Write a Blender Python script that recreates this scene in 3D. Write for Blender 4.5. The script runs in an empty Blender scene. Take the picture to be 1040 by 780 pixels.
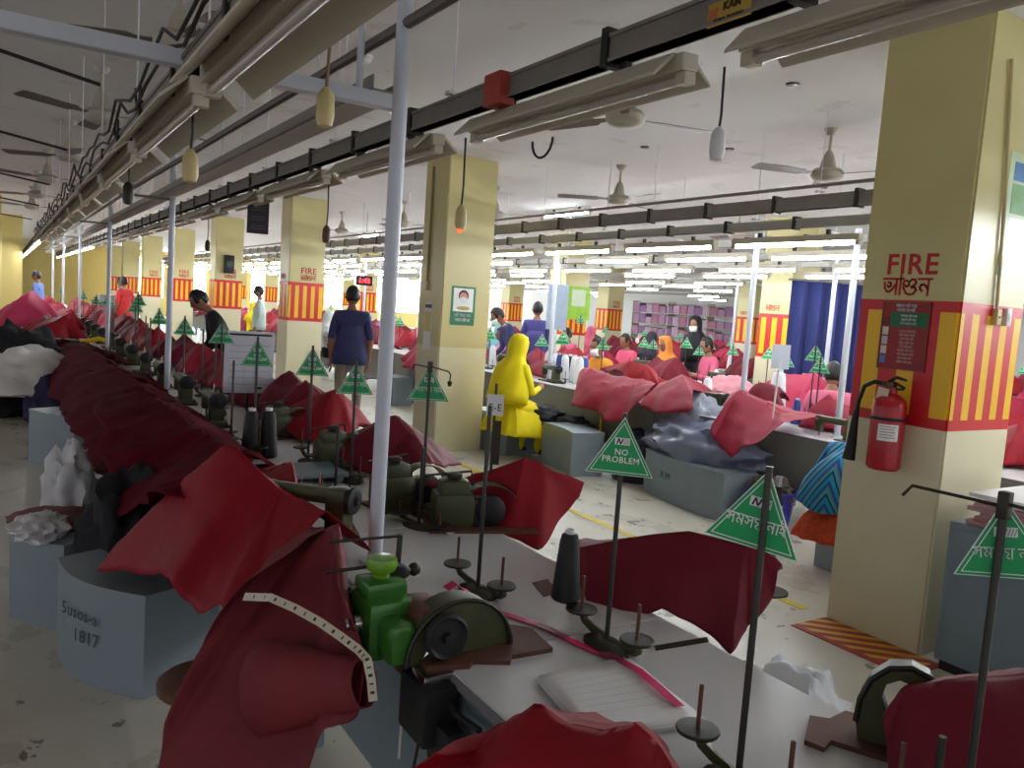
import bpy, bmesh, math, random
from mathutils import Vector, Matrix, noise
PI = math.pi
SC = bpy.context.scene
COL = SC.collection
rnd = random.Random(7)

# ------------------------------------------------------------------ camera
# X runs across the sewing lines, Y along them, Z up; the camera stands at X = Y = 0.
FPX, EYE = 820.0, 1.62
_e = Vector((1000.0 - 515.0, -70.0 + 113.0, -FPX))
_d1 = Vector((-515.0, 113.0, -FPX)).normalized()
_up = _e.cross(_d1).normalized()
if _up.y < 0: _up = -_up
_x = _d1.cross(_up)
RC = Matrix((( _x.x, _d1.x, _up.x), (_x.y, _d1.y, _up.y), (_x.z, _d1.z, _up.z)))   # world -> camera
CAMP = Vector((0, 0, EYE))
cam_d = bpy.data.cameras.new('camera'); cam = bpy.data.objects.new('camera', cam_d); COL.objects.link(cam)
cam_d.sensor_width = 36.0; cam_d.lens = FPX / 1040.0 * 36.0; cam_d.clip_end = 200; cam_d.clip_start = .05
cam.matrix_world = Matrix.Translation(CAMP) @ RC.transposed().to_4x4()
SC.camera = cam

def ray(px, py): return RC.transposed() @ Vector((px - 520.0, 390.0 - py, -FPX))
def at(px, py, x=None, y=None, z=None, d=None):
    """the place in the room seen at a pixel, on the plane x=, y= or z= or at view depth d="""
    r = ray(px, py)
    if x is not None: t = x / r.x
    elif y is not None: t = y / r.y
    elif z is not None: t = (z - EYE) / r.z
    else: t = d / FPX
    return CAMP + r * t

# ------------------------------------------------------------------ materials
def lin(c):
    f = lambda v: v / 12.92 if v <= .04045 else ((v + .055) / 1.055) ** 2.4
    return tuple(f(v / 255.0) for v in c) + (1.0,)
MATS = {}
def mat(name, c, rough=.6, metal=0.0, var=.12, scale=8.0, bump=0.0, emit=0.0, spec=.5, bscale=None, trans=0.0, alpha=1.0, sheen=0.0):
    if name in MATS: return MATS[name]
    m = bpy.data.materials.new(name); m.use_nodes = True
    nt = m.node_tree; N = nt.nodes; L = nt.links; b = N['Principled BSDF']
    col = lin(c)
    b.inputs['Roughness'].default_value = rough; b.inputs['Metallic'].default_value = metal
    b.inputs['Specular IOR Level'].default_value = spec
    if trans: b.inputs['Transmission Weight'].default_value = trans
    if alpha < 1: b.inputs['Alpha'].default_value = alpha
    if sheen: b.inputs['Sheen Weight'].default_value = sheen
    b.inputs['Base Color'].default_value = col
    if var > 0 or bump > 0:
        tc = N.new('ShaderNodeTexCoord')
    if var > 0:
        nz = N.new('ShaderNodeTexNoise'); nz.inputs['Scale'].default_value = scale; nz.inputs['Detail'].default_value = 5
        L.new(tc.outputs['Object'], nz.inputs['Vector'])
        mx = N.new('ShaderNodeMix'); mx.data_type = 'RGBA'
        mx.inputs[6].default_value = tuple(v * (1 - var) for v in col[:3]) + (1,)
        mx.inputs[7].default_value = tuple(min(1, v * (1 + var)) for v in col[:3]) + (1,)
        L.new(nz.outputs['Fac'], mx.inputs[0]); L.new(mx.outputs[2], b.inputs['Base Color'])
    if bump > 0:
        nb = N.new('ShaderNodeTexNoise'); nb.inputs['Scale'].default_value = bscale or scale * 4; nb.inputs['Detail'].default_value = 4
        L.new(tc.outputs['Object'], nb.inputs['Vector'])
        bp = N.new('ShaderNodeBump'); bp.inputs['Strength'].default_value = bump; bp.inputs['Distance'].default_value = .01
        L.new(nb.outputs['Fac'], bp.inputs['Height']); L.new(bp.outputs['Normal'], b.inputs['Normal'])
    if emit > 0:
        b.inputs['Emission Color'].default_value = col; b.inputs['Emission Strength'].default_value = emit
    MATS[name] = m
    return m

CLOTH = [mat('cloth_maroon', (112, 22, 38), .62, bump=.3, bscale=9, var=.25, scale=3, spec=.25),
         mat('cloth_red', (146, 18, 34), .6, bump=.3, bscale=9, var=.2, scale=3, spec=.25),
         mat('cloth_crimson', (146, 26, 52), .58, bump=.3, bscale=9, var=.2, scale=3, spec=.3),
         mat('cloth_rose', (174, 40, 76), .5, bump=.3, bscale=9, var=.2, scale=3, spec=.3)]
CLOTH.append(mat('cloth_wine', (90, 14, 28), .85, bump=.3, bscale=9, var=.25, scale=3, spec=.1))
CLOTH_DUST = mat('cloth_dusty', (122, 34, 42), .75, bump=.3, bscale=12, var=.3, scale=6)
M_DARKIN = mat('dark_lining', (38, 8, 14), .9)
M_STEEL = mat('dark_steel', (62, 60, 54), .45, .7, var=.3)
M_ROD = mat('rod_steel', (70, 70, 66), .4, .8)
M_OLIVE = mat('olive_enamel', (72, 76, 46), .42, .1, var=.3, scale=14)
M_GREEN = mat('green_enamel', (58, 120, 44), .2, .1, var=.2)
M_LIME = mat('lime_plastic', (110, 160, 40), .2, var=.1)
M_RUST = mat('rusty_plate', (104, 66, 52), .6, .3, var=.35, scale=20)
M_CHROME = mat('chrome', (190, 190, 190), .18, 1.0, var=0)
M_BLACK = mat('black_rubber', (22, 22, 24), .6)
M_TABLE = mat('laminate', (208, 206, 208), .28, var=.05, scale=3)
M_EDGE = mat('laminate_edge', (120, 120, 122), .5)
M_BLUEGREY = mat('bluegrey_metal', (126, 142, 150), .42, .15, var=.12, scale=6)
M_GREYPANEL = mat('grey_panel', (128, 130, 126), .5, .1, var=.12, scale=4)
M_STOOL = mat('stool_paint', (142, 156, 164), .4, .1, var=.12, scale=5)
M_WHITE = mat('white_paint', (226, 226, 226), .5, var=.04)
M_POLE = mat('pole_paint', (205, 210, 220), .4, var=.06)
M_FIXT = mat('fixture_enamel', (200, 192, 172), .45, var=.08, scale=6)
M_RAIL = mat('rail_steel', (132, 126, 120), .55, .0, var=.25, scale=9)
M_CABLE = mat('cable', (40, 36, 34), .6)
M_TUBE_ON = mat('tube_lit', (238, 247, 255), .4, var=0, emit=42.0)
M_TUBE_OFF = mat('tube_unlit', (196, 190, 180), .2, var=0)
M_FAN = mat('fan_paint', (178, 172, 156), .45, var=.1)
M_CREAM = mat('cream_plastic', (206, 186, 130), .45, var=.08)
M_SIGN = mat('sign_green', (0, 166, 92), .35, var=.03)
M_PRINT = mat('print_white', (238, 240, 238), .45, var=0)
M_RED = mat('print_red', (186, 26, 30), .5, var=.08)
M_YELLOW = mat('yellow', (244, 214, 0), .6, var=.1)
M_PAPER = mat('paper', (232, 230, 230), .7, var=.05)
M_SKIN = mat('skin', (146, 100, 74), .5, var=.08)
M_HAIR = mat('hair', (16, 14, 14), .45, var=.1)
M_NAVY = mat('navy_cloth', (52, 54, 104), .75, var=.12, bump=.2)
M_KHAKI = mat('khaki_cloth', (150, 138, 120), .8, var=.1, bump=.2)
M_CONEW = mat('white_thread', (236, 236, 240), .7, var=.05, scale=60)
M_CONEB = mat('black_thread', (20, 20, 24), .6, var=.2, scale=60)
M_CONEN = mat('blue_thread', (50, 74, 150), .6, var=.2, scale=60)
M_TUB = mat('tub_plastic', (58, 62, 64), .45, var=.1)

# ------------------------------------------------------------------ mesh builder
class MB:
    def __init__(s): s.v = []; s.f = []; s.m = []
    def add(s, vs, fs, mi=0):
        n = len(s.v); s.v += [Vector(v) for v in vs]
        for f in fs: s.f.append(tuple(i + n for i in f)); s.m.append(mi)
        return s
    def box(s, lo, hi, mi=0, M=None):
        x0, y0, z0 = lo; x1, y1, z1 = hi
        vs = [Vector(p) for p in ((x0,y0,z0),(x1,y0,z0),(x1,y1,z0),(x0,y1,z0),(x0,y0,z1),(x1,y0,z1),(x1,y1,z1),(x0,y1,z1))]
        if M: vs = [M @ v for v in vs]
        return s.add(vs, [(0,3,2,1),(4,5,6,7),(0,1,5,4),(1,2,6,5),(2,3,7,6),(3,0,4,7)], mi)
    def rbox(s, lo, hi, b=.008, mi=0, M=None):
        """box with all twelve edges chamfered"""
        bm = bmesh.new(); bmesh.ops.create_cube(bm, size=1)
        c = [(l + h) / 2 for l, h in zip(lo, hi)]; d = [h - l for l, h in zip(lo, hi)]
        for v in bm.verts: v.co = Vector((c[0] + v.co.x * d[0], c[1] + v.co.y * d[1], c[2] + v.co.z * d[2]))
        bmesh.ops.bevel(bm, geom=bm.edges[:], offset=min(b, min(d) * .45), segments=2, affect='EDGES', profile=.6)
        return s.bm(bm, mi, M)
    def bm(s, bm, mi=0, M=None):
        bm.verts.index_update()
        vs = [(M @ v.co) if M else v.co.copy() for v in bm.verts]
        s.add(vs, [[v.index for v in f.verts] for f in bm.faces], mi); bm.free(); return s
    def tube(s, pts, r, n=8, mi=0, closed=False, caps=True):
        pts = [Vector(p) for p in pts]; k = len(pts)
        rs = r if isinstance(r, (list, tuple)) else [r] * k
        base = []; prev = None; rings = []
        for i, p in enumerate(pts):
            if closed: t = pts[(i + 1) % k] - pts[i - 1]
            else: t = pts[min(i + 1, k - 1)] - pts[max(i - 1, 0)]
            if t.length < 1e-9: t = Vector((0, 0, 1))
            t.normalize()
            if prev is None:
                a = Vector((0, 0, 1)) if abs(t.z) < .9 else Vector((1, 0, 0)); prev = t.cross(a).normalized()
            prev = (prev - t * prev.dot(t))
            if prev.length < 1e-6: prev = t.orthogonal()
            prev.normalize(); q = t.cross(prev)
            rings.append([p + (prev * math.cos(2*PI*j/n) + q * math.sin(2*PI*j/n)) * rs[i] for j in range(n)])
        vs = [v for rg in rings for v in rg]; fs = []
        for i in range(k if closed else k - 1):
            a = i * n; b = ((i + 1) % k) * n
            fs += [(a + j, a + (j + 1) % n, b + (j + 1) % n, b + j) for j in range(n)]
        if caps and not closed: fs += [tuple(range(n - 1, -1, -1)), tuple((k - 1) * n + j for j in range(n))]
        return s.add(vs, fs, mi)
    def cyl(s, a, b, r, r2=None, n=16, mi=0): return s.tube([a, b], [r, r if r2 is None else r2], n, mi)
    def lathe(s, prof, n=24, mi=0, o=(0,0,0), M=None):
        o = Vector(o); vs = []; fs = []; k = len(prof)
        for (r, z) in prof:
            for j in range(n):
                p = o + Vector((max(r, 1e-4) * math.cos(2*PI*j/n), max(r, 1e-4) * math.sin(2*PI*j/n), z)); vs.append(M @ p if M else p)
        for i in range(k - 1):
            fs += [(i*n + j, i*n + (j+1) % n, (i+1)*n + (j+1) % n, (i+1)*n + j) for j in range(n)]
        fs += [tuple(range(n - 1, -1, -1)), tuple((k-1)*n + j for j in range(n))]
        return s.add(vs, fs, mi)
    def prism(s, poly, a, b, mi=0, M=None):
        """poly (2-D) extruded from z=a to z=b, then M"""
        n = len(poly); vs = [Vector((p[0], p[1], a)) for p in poly] + [Vector((p[0], p[1], b)) for p in poly]
        if M: vs = [M @ v for v in vs]
        return s.add(vs, [tuple(range(n - 1, -1, -1)), tuple(range(n, 2*n))] + [(i, (i+1) % n, n + (i+1) % n, n + i) for i in range(n)], mi)
    def ball(s, c, r, mi=0, n=16):
        r = r if isinstance(r, (tuple, list)) else (r, r, r); c = Vector(c)
        prof = [(math.sin(PI*i/(n//2)), -math.cos(PI*i/(n//2))) for i in range(n//2 + 1)]
        M = Matrix.Translation(c) @ Matrix.Diagonal((r[0], r[1], r[2], 1))
        return s.lathe(prof, n, mi, M=M)
    def strip(s, pts, w, nrm, th=.002, mi=0):
        """flat ribbon along pts, width w, lying across nrm"""
        pts = [Vector(p) for p in pts]; k = len(pts); vs = []
        for i, p in enumerate(pts):
            t = (pts[min(i+1, k-1)] - pts[max(i-1, 0)]).normalized(); nn = Vector(nrm(i) if callable(nrm) else nrm)
            q = t.cross(nn).normalized() * (w / 2); u = q.cross(t).normalized() * th
            vs += [p - q, p + q, p + q + u, p - q + u]
        fs = [(0,1,2,3), tuple((k-1)*4 + j for j in (3,2,1,0))]
        for i in range(k - 1):
            fs += [(i*4 + j, (i+1)*4 + j, (i+1)*4 + (j+1) % 4, i*4 + (j+1) % 4) for j in range(4)]
        return s.add(vs, fs, mi)
    def build(s, name, mats, parent=None, smooth=True, angle=40, sub=0, solid=0.0):
        me = bpy.data.meshes.new(name); me.from_pydata([tuple(v) for v in s.v], [], s.f)
        for m in (mats if isinstance(mats, (list, tuple)) else [mats]): me.materials.append(m)
        me.polygons.foreach_set('material_index', s.m)
        bm = bmesh.new(); bm.from_mesh(me); bmesh.ops.recalc_face_normals(bm, faces=bm.faces[:]); bm.to_mesh(me); bm.free()
        if smooth:
            me.shade_smooth(); me.set_sharp_from_angle(angle=math.radians(angle))
        me.update()
        o = bpy.data.objects.new(name, me); COL.objects.link(o)
        if parent is not None: o.parent = parent
        if sub:
            md = o.modifiers.new('smooth', 'SUBSURF'); md.levels = sub; md.render_levels = sub
        if solid:
            md = o.modifiers.new('cloth', 'SOLIDIFY'); md.thickness = solid; md.offset = -1
        return o

def tag(o, label, cat, group=None, kind=None):
    if label: o['label'] = label
    if cat: o['category'] = cat
    if group: o['group'] = group
    if kind: o['kind'] = kind
    return o
def thing(name, label, cat, loc=(0,0,0), rz=0.0, group=None):
    o = bpy.data.objects.new(name, None); COL.objects.link(o); o.location = loc; o.rotation_euler = (0, 0, rz)
    o.empty_display_size = .05
    return tag(o, label, cat, group)
KIDS = {}
def kids(o):
    return [c for c in bpy.data.objects if c.parent == o] if o.name not in KIDS else KIDS[o.name]
def freeze(o):
    KIDS[o.name] = [c for c in bpy.data.objects if c.parent == o]
    for c in KIDS[o.name]: freeze(c)
    return o
LASTDUP = []
def dup(o, label=None, group=None, loc=None, rz=None, parent=None, cat=None):
    c = o.copy(); COL.objects.link(c)
    if parent is None: LASTDUP.clear()
    LASTDUP.append(c)
    if parent is not None: c.parent = parent
    for ch in kids(o): dup(ch, parent=c)
    if label: c['label'] = label
    if group: c['group'] = group
    if cat: c['category'] = cat
    if loc is not None: c.location = loc
    if rz is not None: c.rotation_euler = (0, 0, rz)
    return c
ORD = ['first','second','third','fourth','fifth','sixth','seventh','eighth','ninth','tenth','eleventh','twelfth','thirteenth','fourteenth','fifteenth','sixteenth','seventeenth','eighteenth','nineteenth','twentieth']
def nth(i):
    if i < 20: return ORD[i]
    t = {2:'twenty',3:'thirty',4:'forty'}[(i+1)//10]
    return (t[:-1] + 'ieth') if (i+1) % 10 == 0 else t + '-' + ORD[(i+1) % 10 - 1]

# ------------------------------------------------------------------ writing
def text_mb(s, size, bold=.0):
    c = bpy.data.curves.new('t', 'FONT'); c.body = s; c.size = size; c.align_x = 'CENTER'; c.offset = bold; c.resolution_u = 2; c.space_character = 1.06
    o = bpy.data.objects.new('t', c); COL.objects.link(o)
    bpy.context.view_layer.update()
    me = bpy.data.meshes.new_from_object(o.evaluated_get(bpy.context.evaluated_depsgraph_get()))
    mb = MB(); mb.add([v.co.copy() for v in me.vertices], [tuple(p.vertices) for p in me.polygons])
    bpy.data.objects.remove(o); bpy.data.curves.remove(c); bpy.data.meshes.remove(me)
    return mb
BN = {  # Bengali letters as pen strokes: (advance, headline, strokes)
 's': (.78, True, [[(.66,1),(.66,0)], [(.08,.88),(.06,.68),(.2,.58),(.34,.66),(.36,.86)], [(.05,.42),(.18,.5),(.34,.4),(.66,.1)], [(.34,.64),(.66,.42)]]),
 'm': (.8, True, [[(.68,1),(.68,0)], [(.14,1),(.14,.28)], [(.14,.28),(.06,.14),(.16,.04),(.26,.14),(.16,.3),(.68,.5)]]),
 'Y': (.44, True, [[(.12,1),(.06,.72),(.3,.56),(.34,.34),(.14,.2),(.3,.02)]]),
 'a': (.3, True, [[(.18,1),(.18,0)]]),
 'n': (.76, True, [[(.64,1),(.64,0)], [(.64,.62),(.42,.74),(.2,.64),(.16,.44),(.32,.36)], [(.2,.4),(.4,.3)]]),
 'i': (.7, True, [[(.5,1),(.46,.84),(.16,.7),(.4,.58),(.56,.4),(.46,.16),(.22,.14),(.14,.3)], [(.08,1.2),(.26,1.34),(.46,1.28),(.52,1.02)]]),
 'A': (1.3, True, [[(.1,.82),(.3,.86),(.4,.68),(.3,.5),(.12,.5)], [(.06,.34),(.2,.12),(.44,.06),(.66,.22),(.86,.5)], [(.86,1),(.86,0)], [(1.18,1.18),(1.18,0)]]),
 'G': (1.2, True, [[(.12,.6),(.2,.88),(.42,.86),(.44,.6),(.28,.46),(.1,.5)], [(.6,1),(.6,.3)], [(.6,.6),(.8,.82),(1.02,.66),(.98,.3),(.7,.06),(.36,.06),(.22,.2)]]),
 ' ': (.4, False, []),
}
BN.update({
 's': (.8, True, [[(.68,1),(.68,0)], [(.1,1),(.16,.78),(.34,.62),(.68,.66)], [(.36,.62),(.22,.48),(.06,.46)], [(.06,.46),(.22,.4),(.64,.08)]]),
 'm': (.8, True, [[(.68,1),(.68,0)], [(.2,1),(.2,.3)], [(.2,.3),(.08,.22),(.1,.08),(.22,.06),(.28,.2),(.2,.3)], [(.24,.28),(.44,.32),(.68,.5)]]),
 'Y': (.5, True, [[(.12,1),(.06,.76),(.14,.62),(.34,.58),(.38,.42),(.2,.28),(.2,.14),(.4,.0)]]),
 'a': (.32, True, [[(.16,1),(.16,0)]]),
 'n': (.86, True, [[(.7,1),(.7,-.04)], [(.1,.5),(.18,.62),(.3,.54),(.26,.4),(.14,.38),(.1,.5)], [(.28,.58),(.48,.68),(.7,.5)]]),
 'i': (.74, True, [[(.44,1),(.2,.84),(.2,.7),(.4,.62),(.52,.46),(.42,.32),(.22,.34)], [(.3,.34),(.46,.2),(.64,.0)], [(.06,1.2),(.2,1.36),(.42,1.34),(.54,1.2),(.54,1.0)]]),
 'A': (1.34, True, [[(.07,.76),(.1,.44),(.25,.2),(.45,.17),(.66,.36),(.88,.68)], [(.28,.56),(.4,.47),(.52,.56),(.5,.74),(.33,.78)], [(.9,1),(.9,.02)], [(1.17,1.2),(1.17,0)]]),
 'G': (1.04, False, [[(.03,.72),(.08,.4),(.24,.12),(.48,.02),(.76,.08),(.92,.3),(.82,.48),(.6,.44)], [(.14,.62),(.28,.52),(.42,.6),(.4,.82),(.2,.9),(.06,.82)], [(.42,.82),(.6,.98),(.8,.95),(.88,.76),(.74,.6),(.58,.5)]]),
})
BN.update({
 's': (0.96, True, [[(0.756, 1), (0.756, 0)], [(0.064, 0.91), (0.256, 0.84), (0.368, 0.69), (0.4, 0.48)], [(0.096, 0.45), (0.16, 0.32), (0.256, 0.26), (0.336, 0.32), (0.4, 0.45), (0.464, 0.6), (0.536, 0.69), (0.624, 0.7), (0.744, 0.54)]]),
 'm': (0.88, True, [[(0.684, 1), (0.684, 0)], [(0.08, 0.9), (0.256, 0.83), (0.352, 0.66), (0.376, 0.54)], [(0.32, 0.12), (0.192, 0.22), (0.152, 0.38), (0.208, 0.52), (0.32, 0.57), (0.44, 0.53), (0.544, 0.42), (0.656, 0.22)]]),
 'n': (0.86, True, [[(0.648, 1), (0.648, 0)], [(0.272, 0.26), (0.144, 0.36), (0.112, 0.5), (0.176, 0.63), (0.296, 0.67), (0.416, 0.64), (0.52, 0.54), (0.624, 0.38)]]),
 'i': (0.69, True, [[(0.056, 1.53), (0.08, 1.36), (0.16, 1.27), (0.32, 1.25), (0.448, 1.22), (0.504, 1.03)], [(0.16, 0.59), (0.176, 0.74), (0.312, 0.83), (0.48, 0.78), (0.544, 0.62), (0.496, 0.48), (0.384, 0.36)], [(0.08, 0.34), (0.32, 0.3), (0.432, 0.2), (0.576, 0.03)]]),
})
def bengali_mb(word, h, w=.13):
    mb = MB(); x = 0; k = h
    for ch in word:
        adv, head, st = BN[ch]
        if head: st = st + [[(-.02, 1), (adv + .02, 1)]]
        for s in st:
            for (a, b) in zip(s[:-1], s[1:]):
                p = Vector((x + a[0], a[1], 0)); q = Vector((x + b[0], b[1], 0)); t = (q - p).normalized(); nn = Vector((-t.y, t.x, 0)) * (w/2); e = t * (w*.4)
                mb.add([(p - e - nn) * k, (q + e - nn) * k, (q + e + nn) * k, (p - e + nn) * k], [(0,1,2,3)])
        x += adv
    for v in mb.v: v.x -= x * k / 2
    return mb
def place_mb(mb, M, thick=0.0):
    """turn a flat XY lettering mesh into a thin one and move it by M"""
    if thick:
        n = len(mb.v); vs = [v.copy() for v in mb.v] + [v + Vector((0,0,thick)) for v in mb.v]
        fs = [tuple(reversed(f)) for f in mb.f] + [tuple(i + n for i in f) for f in mb.f]
        from collections import Counter
        ec = Counter(); 
        for f in mb.f:
            for a, b in zip(f, f[1:] + f[:1]): ec[(a, b)] += 1
        for (a, b) in list(ec):
            if (b, a) not in ec: fs.append((a, b, b + n, a + n))
        out = MB(); out.add(vs, fs)
    else: out = mb
    for v in out.v: v[:] = M @ v
    return out

# ------------------------------------------------------------------ cloth
def tent(ridge, hem, nu=72, nv=14, convex=.45, folds=7, famp=.02, nz=.015, seed=0, soft=.6, mid=None):
    """draped sheet: from a ridge line out and down to a closed hem. hem: (x,y,z[,ridge place 0..1])"""
    R = [Vector(p[:3]) for p in ridge]; Hc = [tuple(h) for h in hem]; n = len(Hc)
    cum = [0]
    for a, b in zip(R[:-1], R[1:]): cum.append(cum[-1] + (b - a).length)
    tot = max(cum[-1], 1e-6)
    def rp(t):
        t = max(0, min(1, t)) * tot
        for i in range(len(R) - 1):
            if t <= cum[i+1] or i == len(R) - 2: return R[i].lerp(R[i+1], (t - cum[i]) / max(cum[i+1] - cum[i], 1e-6))
        return R[0].copy()
    def near(p):
        best = (1e9, 0)
        for k in range(41):
            q = rp(k / 40); d = (q.xy - Vector(p[:2])).length
            if d < best[0]: best = (d, k / 40)
        return best[1]
    P = [(Vector(h[:3]), h[3] if len(h) > 3 else near(h)) for h in Hc]
    def hp(u):
        f = u * n; i = int(f) % n; t = f - int(f)
        p0, p1, p2, p3 = (P[(i + k) % n][0] for k in (-1, 0, 1, 2))
        cr = .5 * (2*p1 + (p2 - p0)*t + (2*p0 - 5*p1 + 4*p2 - p3)*t*t + (3*p1 - p0 - 3*p2 + p3)*t**3)
        t2 = t
        return p1.lerp(p2, t2).lerp(cr, soft), P[i][1] * (1 - t) + P[(i+1) % n][1] * t
    off = Vector((seed * 3.7, seed * 1.3, seed * 2.1)); ph = seed * 1.7
    vs = []; fs = []
    for j in range(nv + 1):
        v = j / nv
        a = v * (1 - convex) + convex * math.sin(v * PI / 2); b = v * (1 - convex) + convex * (1 - math.cos(v * PI / 2))
        for i in range(nu):
            u = i / nu; h, r = hp(u); t = rp(r); d = h - t
            p = Vector((t.x + d.x * a, t.y + d.y * a, t.z + d.z * b))
            o2 = Vector((d.x, d.y, 0)); 
            if o2.length > 1e-4: o2.normalize()
            w = (folds * u + ph) % 1.0; tri = abs(w * 2 - 1) * 2 - 1
            p += o2 * (tri * famp * v ** 1.2)
            q = p * 3.2 + off; nn = noise.noise_vector(q); n2 = noise.noise_vector(p * 9 + off)
            p += (nn * nz * 1.6 + n2 * nz * .6) * (.25 + .75 * v)
            # sharp creases
            c = 1 - abs(noise.noise(p * 4.5 + off * 2)); p.z += nz * .8 * (c ** 6)
            vs.append(p)
    for j in range(nv):
        fs += [(j*nu + i, j*nu + (i+1) % nu, (j+1)*nu + (i+1) % nu, (j+1)*nu + i) for i in range(nu)]
    bm = bmesh.new(); V = [bm.verts.new(v) for v in vs]
    for f in fs: bm.faces.new([V[i] for i in f])
    bmesh.ops.remove_doubles(bm, verts=bm.verts[:], dist=.0015)
    mb = MB(); mb.bm(bm); return mb
def lump(r, seed=0, amp=.25, flat=-.45, freq=2.2, sub=4, crease=.12):
    bm = bmesh.new(); bmesh.ops.create_icosphere(bm, subdivisions=sub, radius=1)
    off = Vector((seed*5.1, seed*2.3, seed))
    for v in bm.verts:
        p = v.co.normalized(); k = 1 + amp * noise.noise(p * freq + off) + amp * .5 * noise.noise(p * freq * 2.3 + off)
        k += crease * (1 - abs(noise.noise(p * freq * 1.8 + off * 1.7))) ** 5
        p = p * k
        if p.z < flat: p.z = flat - .03 * noise.noise(p * 3)
        v.co = Vector((p.x * r[0], p.y * r[1], (p.z - flat) * r[2]))
    mb = MB(); mb.bm(bm); return mb
def lump_thing(name, label, cat, loc, r, m, seed=0, group=None, rz=0, **k):
    o = lump(r, seed, **k).build(name, m, angle=70); o.location = loc; o.rotation_euler = (0, 0, rz)
    return tag(o, label, cat, group)
#PART2
# ------------------------------------------------------------------ the setting
def nmath(N, L, op, a, b=None):
    n = N.new('ShaderNodeMath'); n.operation = op
    for i, v in enumerate((a, b)):
        if v is None: continue
        if isinstance(v, (int, float)): n.inputs[i].default_value = v
        else: L.new(v, n.inputs[i])
    return n.outputs[0]
def nmix(N, L, f, a, b):
    n = N.new('ShaderNodeMix'); n.data_type = 'RGBA'
    for i, v in ((0, f), (6, a), (7, b)):
        if isinstance(v, tuple): n.inputs[i].default_value = v
        elif isinstance(v, (int, float)): n.inputs[i].default_value = v
        else: L.new(v, n.inputs[i])
    return n.outputs[2]
def nnoise(N, L, vec, scale, detail=4, rough=.5):
    n = N.new('ShaderNodeTexNoise'); n.inputs['Scale'].default_value = scale; n.inputs['Detail'].default_value = detail; n.inputs['Roughness'].default_value = rough
    L.new(vec, n.inputs['Vector']); return n.outputs['Fac']
def base_mat(name, rough):
    m = bpy.data.materials.new(name); m.use_nodes = True; N = m.node_tree.nodes; L = m.node_tree.links
    b = N['Principled BSDF']; b.inputs['Roughness'].default_value = rough
    tc = N.new('ShaderNodeTexCoord'); return m, N, L, b, tc

def floor_material():
    m, N, L, b, tc = base_mat('worn_floor_paint', .32)
    v = tc.outputs['Object']
    mp = N.new('ShaderNodeMapping'); mp.inputs['Scale'].default_value = (1, .7, 1); L.new(v, mp.inputs['Vector'])
    n1 = nnoise(N, L, mp.outputs[0], .9, 3); n2 = nnoise(N, L, mp.outputs[0], 6.5, 6, .6); n3 = nnoise(N, L, mp.outputs[0], 2.2, 5, .6)
    c = nmix(N, L, n1, lin((196, 188, 168)), lin((222, 218, 206)))
    stain = nmath(N, L, 'MULTIPLY', nmath(N, L, 'GREATER_THAN', n3, .56), .3)
    c = nmix(N, L, stain, c, lin((158, 148, 128)))
    chip = nmath(N, L, 'MULTIPLY', nmath(N, L, 'GREATER_THAN', nmath(N, L, 'ADD', nmath(N, L, 'MULTIPLY', n2, .7), nmath(N, L, 'MULTIPLY', n3, .3)), .6), .75)
    c = nmix(N, L, chip, c, lin((92, 84, 72)))
    L.new(c, b.inputs['Base Color'])
    r = nmath(N, L, 'ADD', nmath(N, L, 'MULTIPLY', n3, .3), .2); L.new(r, b.inputs['Roughness'])
    return m
def ceiling_material():
    m, N, L, b, tc = base_mat('ceiling_paint', .8)
    n1 = nnoise(N, L, tc.outputs['Object'], .5, 4)
    n2 = nnoise(N, L, tc.outputs['Object'], 3.0, 5)
    c = nmix(N, L, n1, lin((196, 194, 190)), lin((222, 221, 219)))
    c = nmix(N, L, nmath(N, L, 'MULTIPLY', nmath(N, L, 'GREATER_THAN', n2, .64), .2), c, lin((140, 130, 112)))
    L.new(c, b.inputs['Base Color']); return m
STRIPE_OFF = (.235 - (at(959, 365, x=3.97).y - 2.49) / .2) % 1.0
def pillar_material(name, band):
    m, N, L, b, tc = base_mat(name, .35)
    s = N.new('ShaderNodeSeparateXYZ'); L.new(tc.outputs['Object'], s.inputs[0]); x, y, z = s.outputs
    sn = N.new('ShaderNodeSeparateXYZ'); L.new(tc.outputs['Normal'], sn.inputs[0])
    n1 = nnoise(N, L, tc.outputs['Object'], 3.0, 4)
    up = nmix(N, L, n1, lin((198, 186, 128)), lin((208, 198, 142))); lo = nmix(N, L, n1, lin((216, 208, 172)), lin((226, 218, 186)))
    c = nmix(N, L, nmath(N, L, 'GREATER_THAN', z, 1.48 if band else 1.15), lo, up)
    if band:
        fx = nmath(N, L, 'GREATER_THAN', nmath(N, L, 'ABSOLUTE', sn.outputs[0]), .5)
        q = nmath(N, L, 'ADD', nmath(N, L, 'MULTIPLY', fx, nmath(N, L, 'DIVIDE', y, .2)), nmath(N, L, 'MULTIPLY', nmath(N, L, 'SUBTRACT', 1.0, fx), nmath(N, L, 'DIVIDE', x, .135)))
        st = nmath(N, L, 'LESS_THAN', nmath(N, L, 'FRACT', nmath(N, L, 'ADD', q, 20.0 + STRIPE_OFF)), .47)
        inz = nmath(N, L, 'MULTIPLY', nmath(N, L, 'GREATER_THAN', z, 1.215), nmath(N, L, 'LESS_THAN', z, 1.75))
        bc = nmix(N, L, nmath(N, L, 'MULTIPLY', st, inz), lin((204, 30, 34)), lin((242, 190, 10)))
        bz = nmath(N, L, 'MULTIPLY', nmath(N, L, 'GREATER_THAN', z, 1.16), nmath(N, L, 'LESS_THAN', z, 1.805))
        c = nmix(N, L, bz, c, bc)
    L.new(c, b.inputs['Base Color']); return m
CEIL = 3.2
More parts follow.
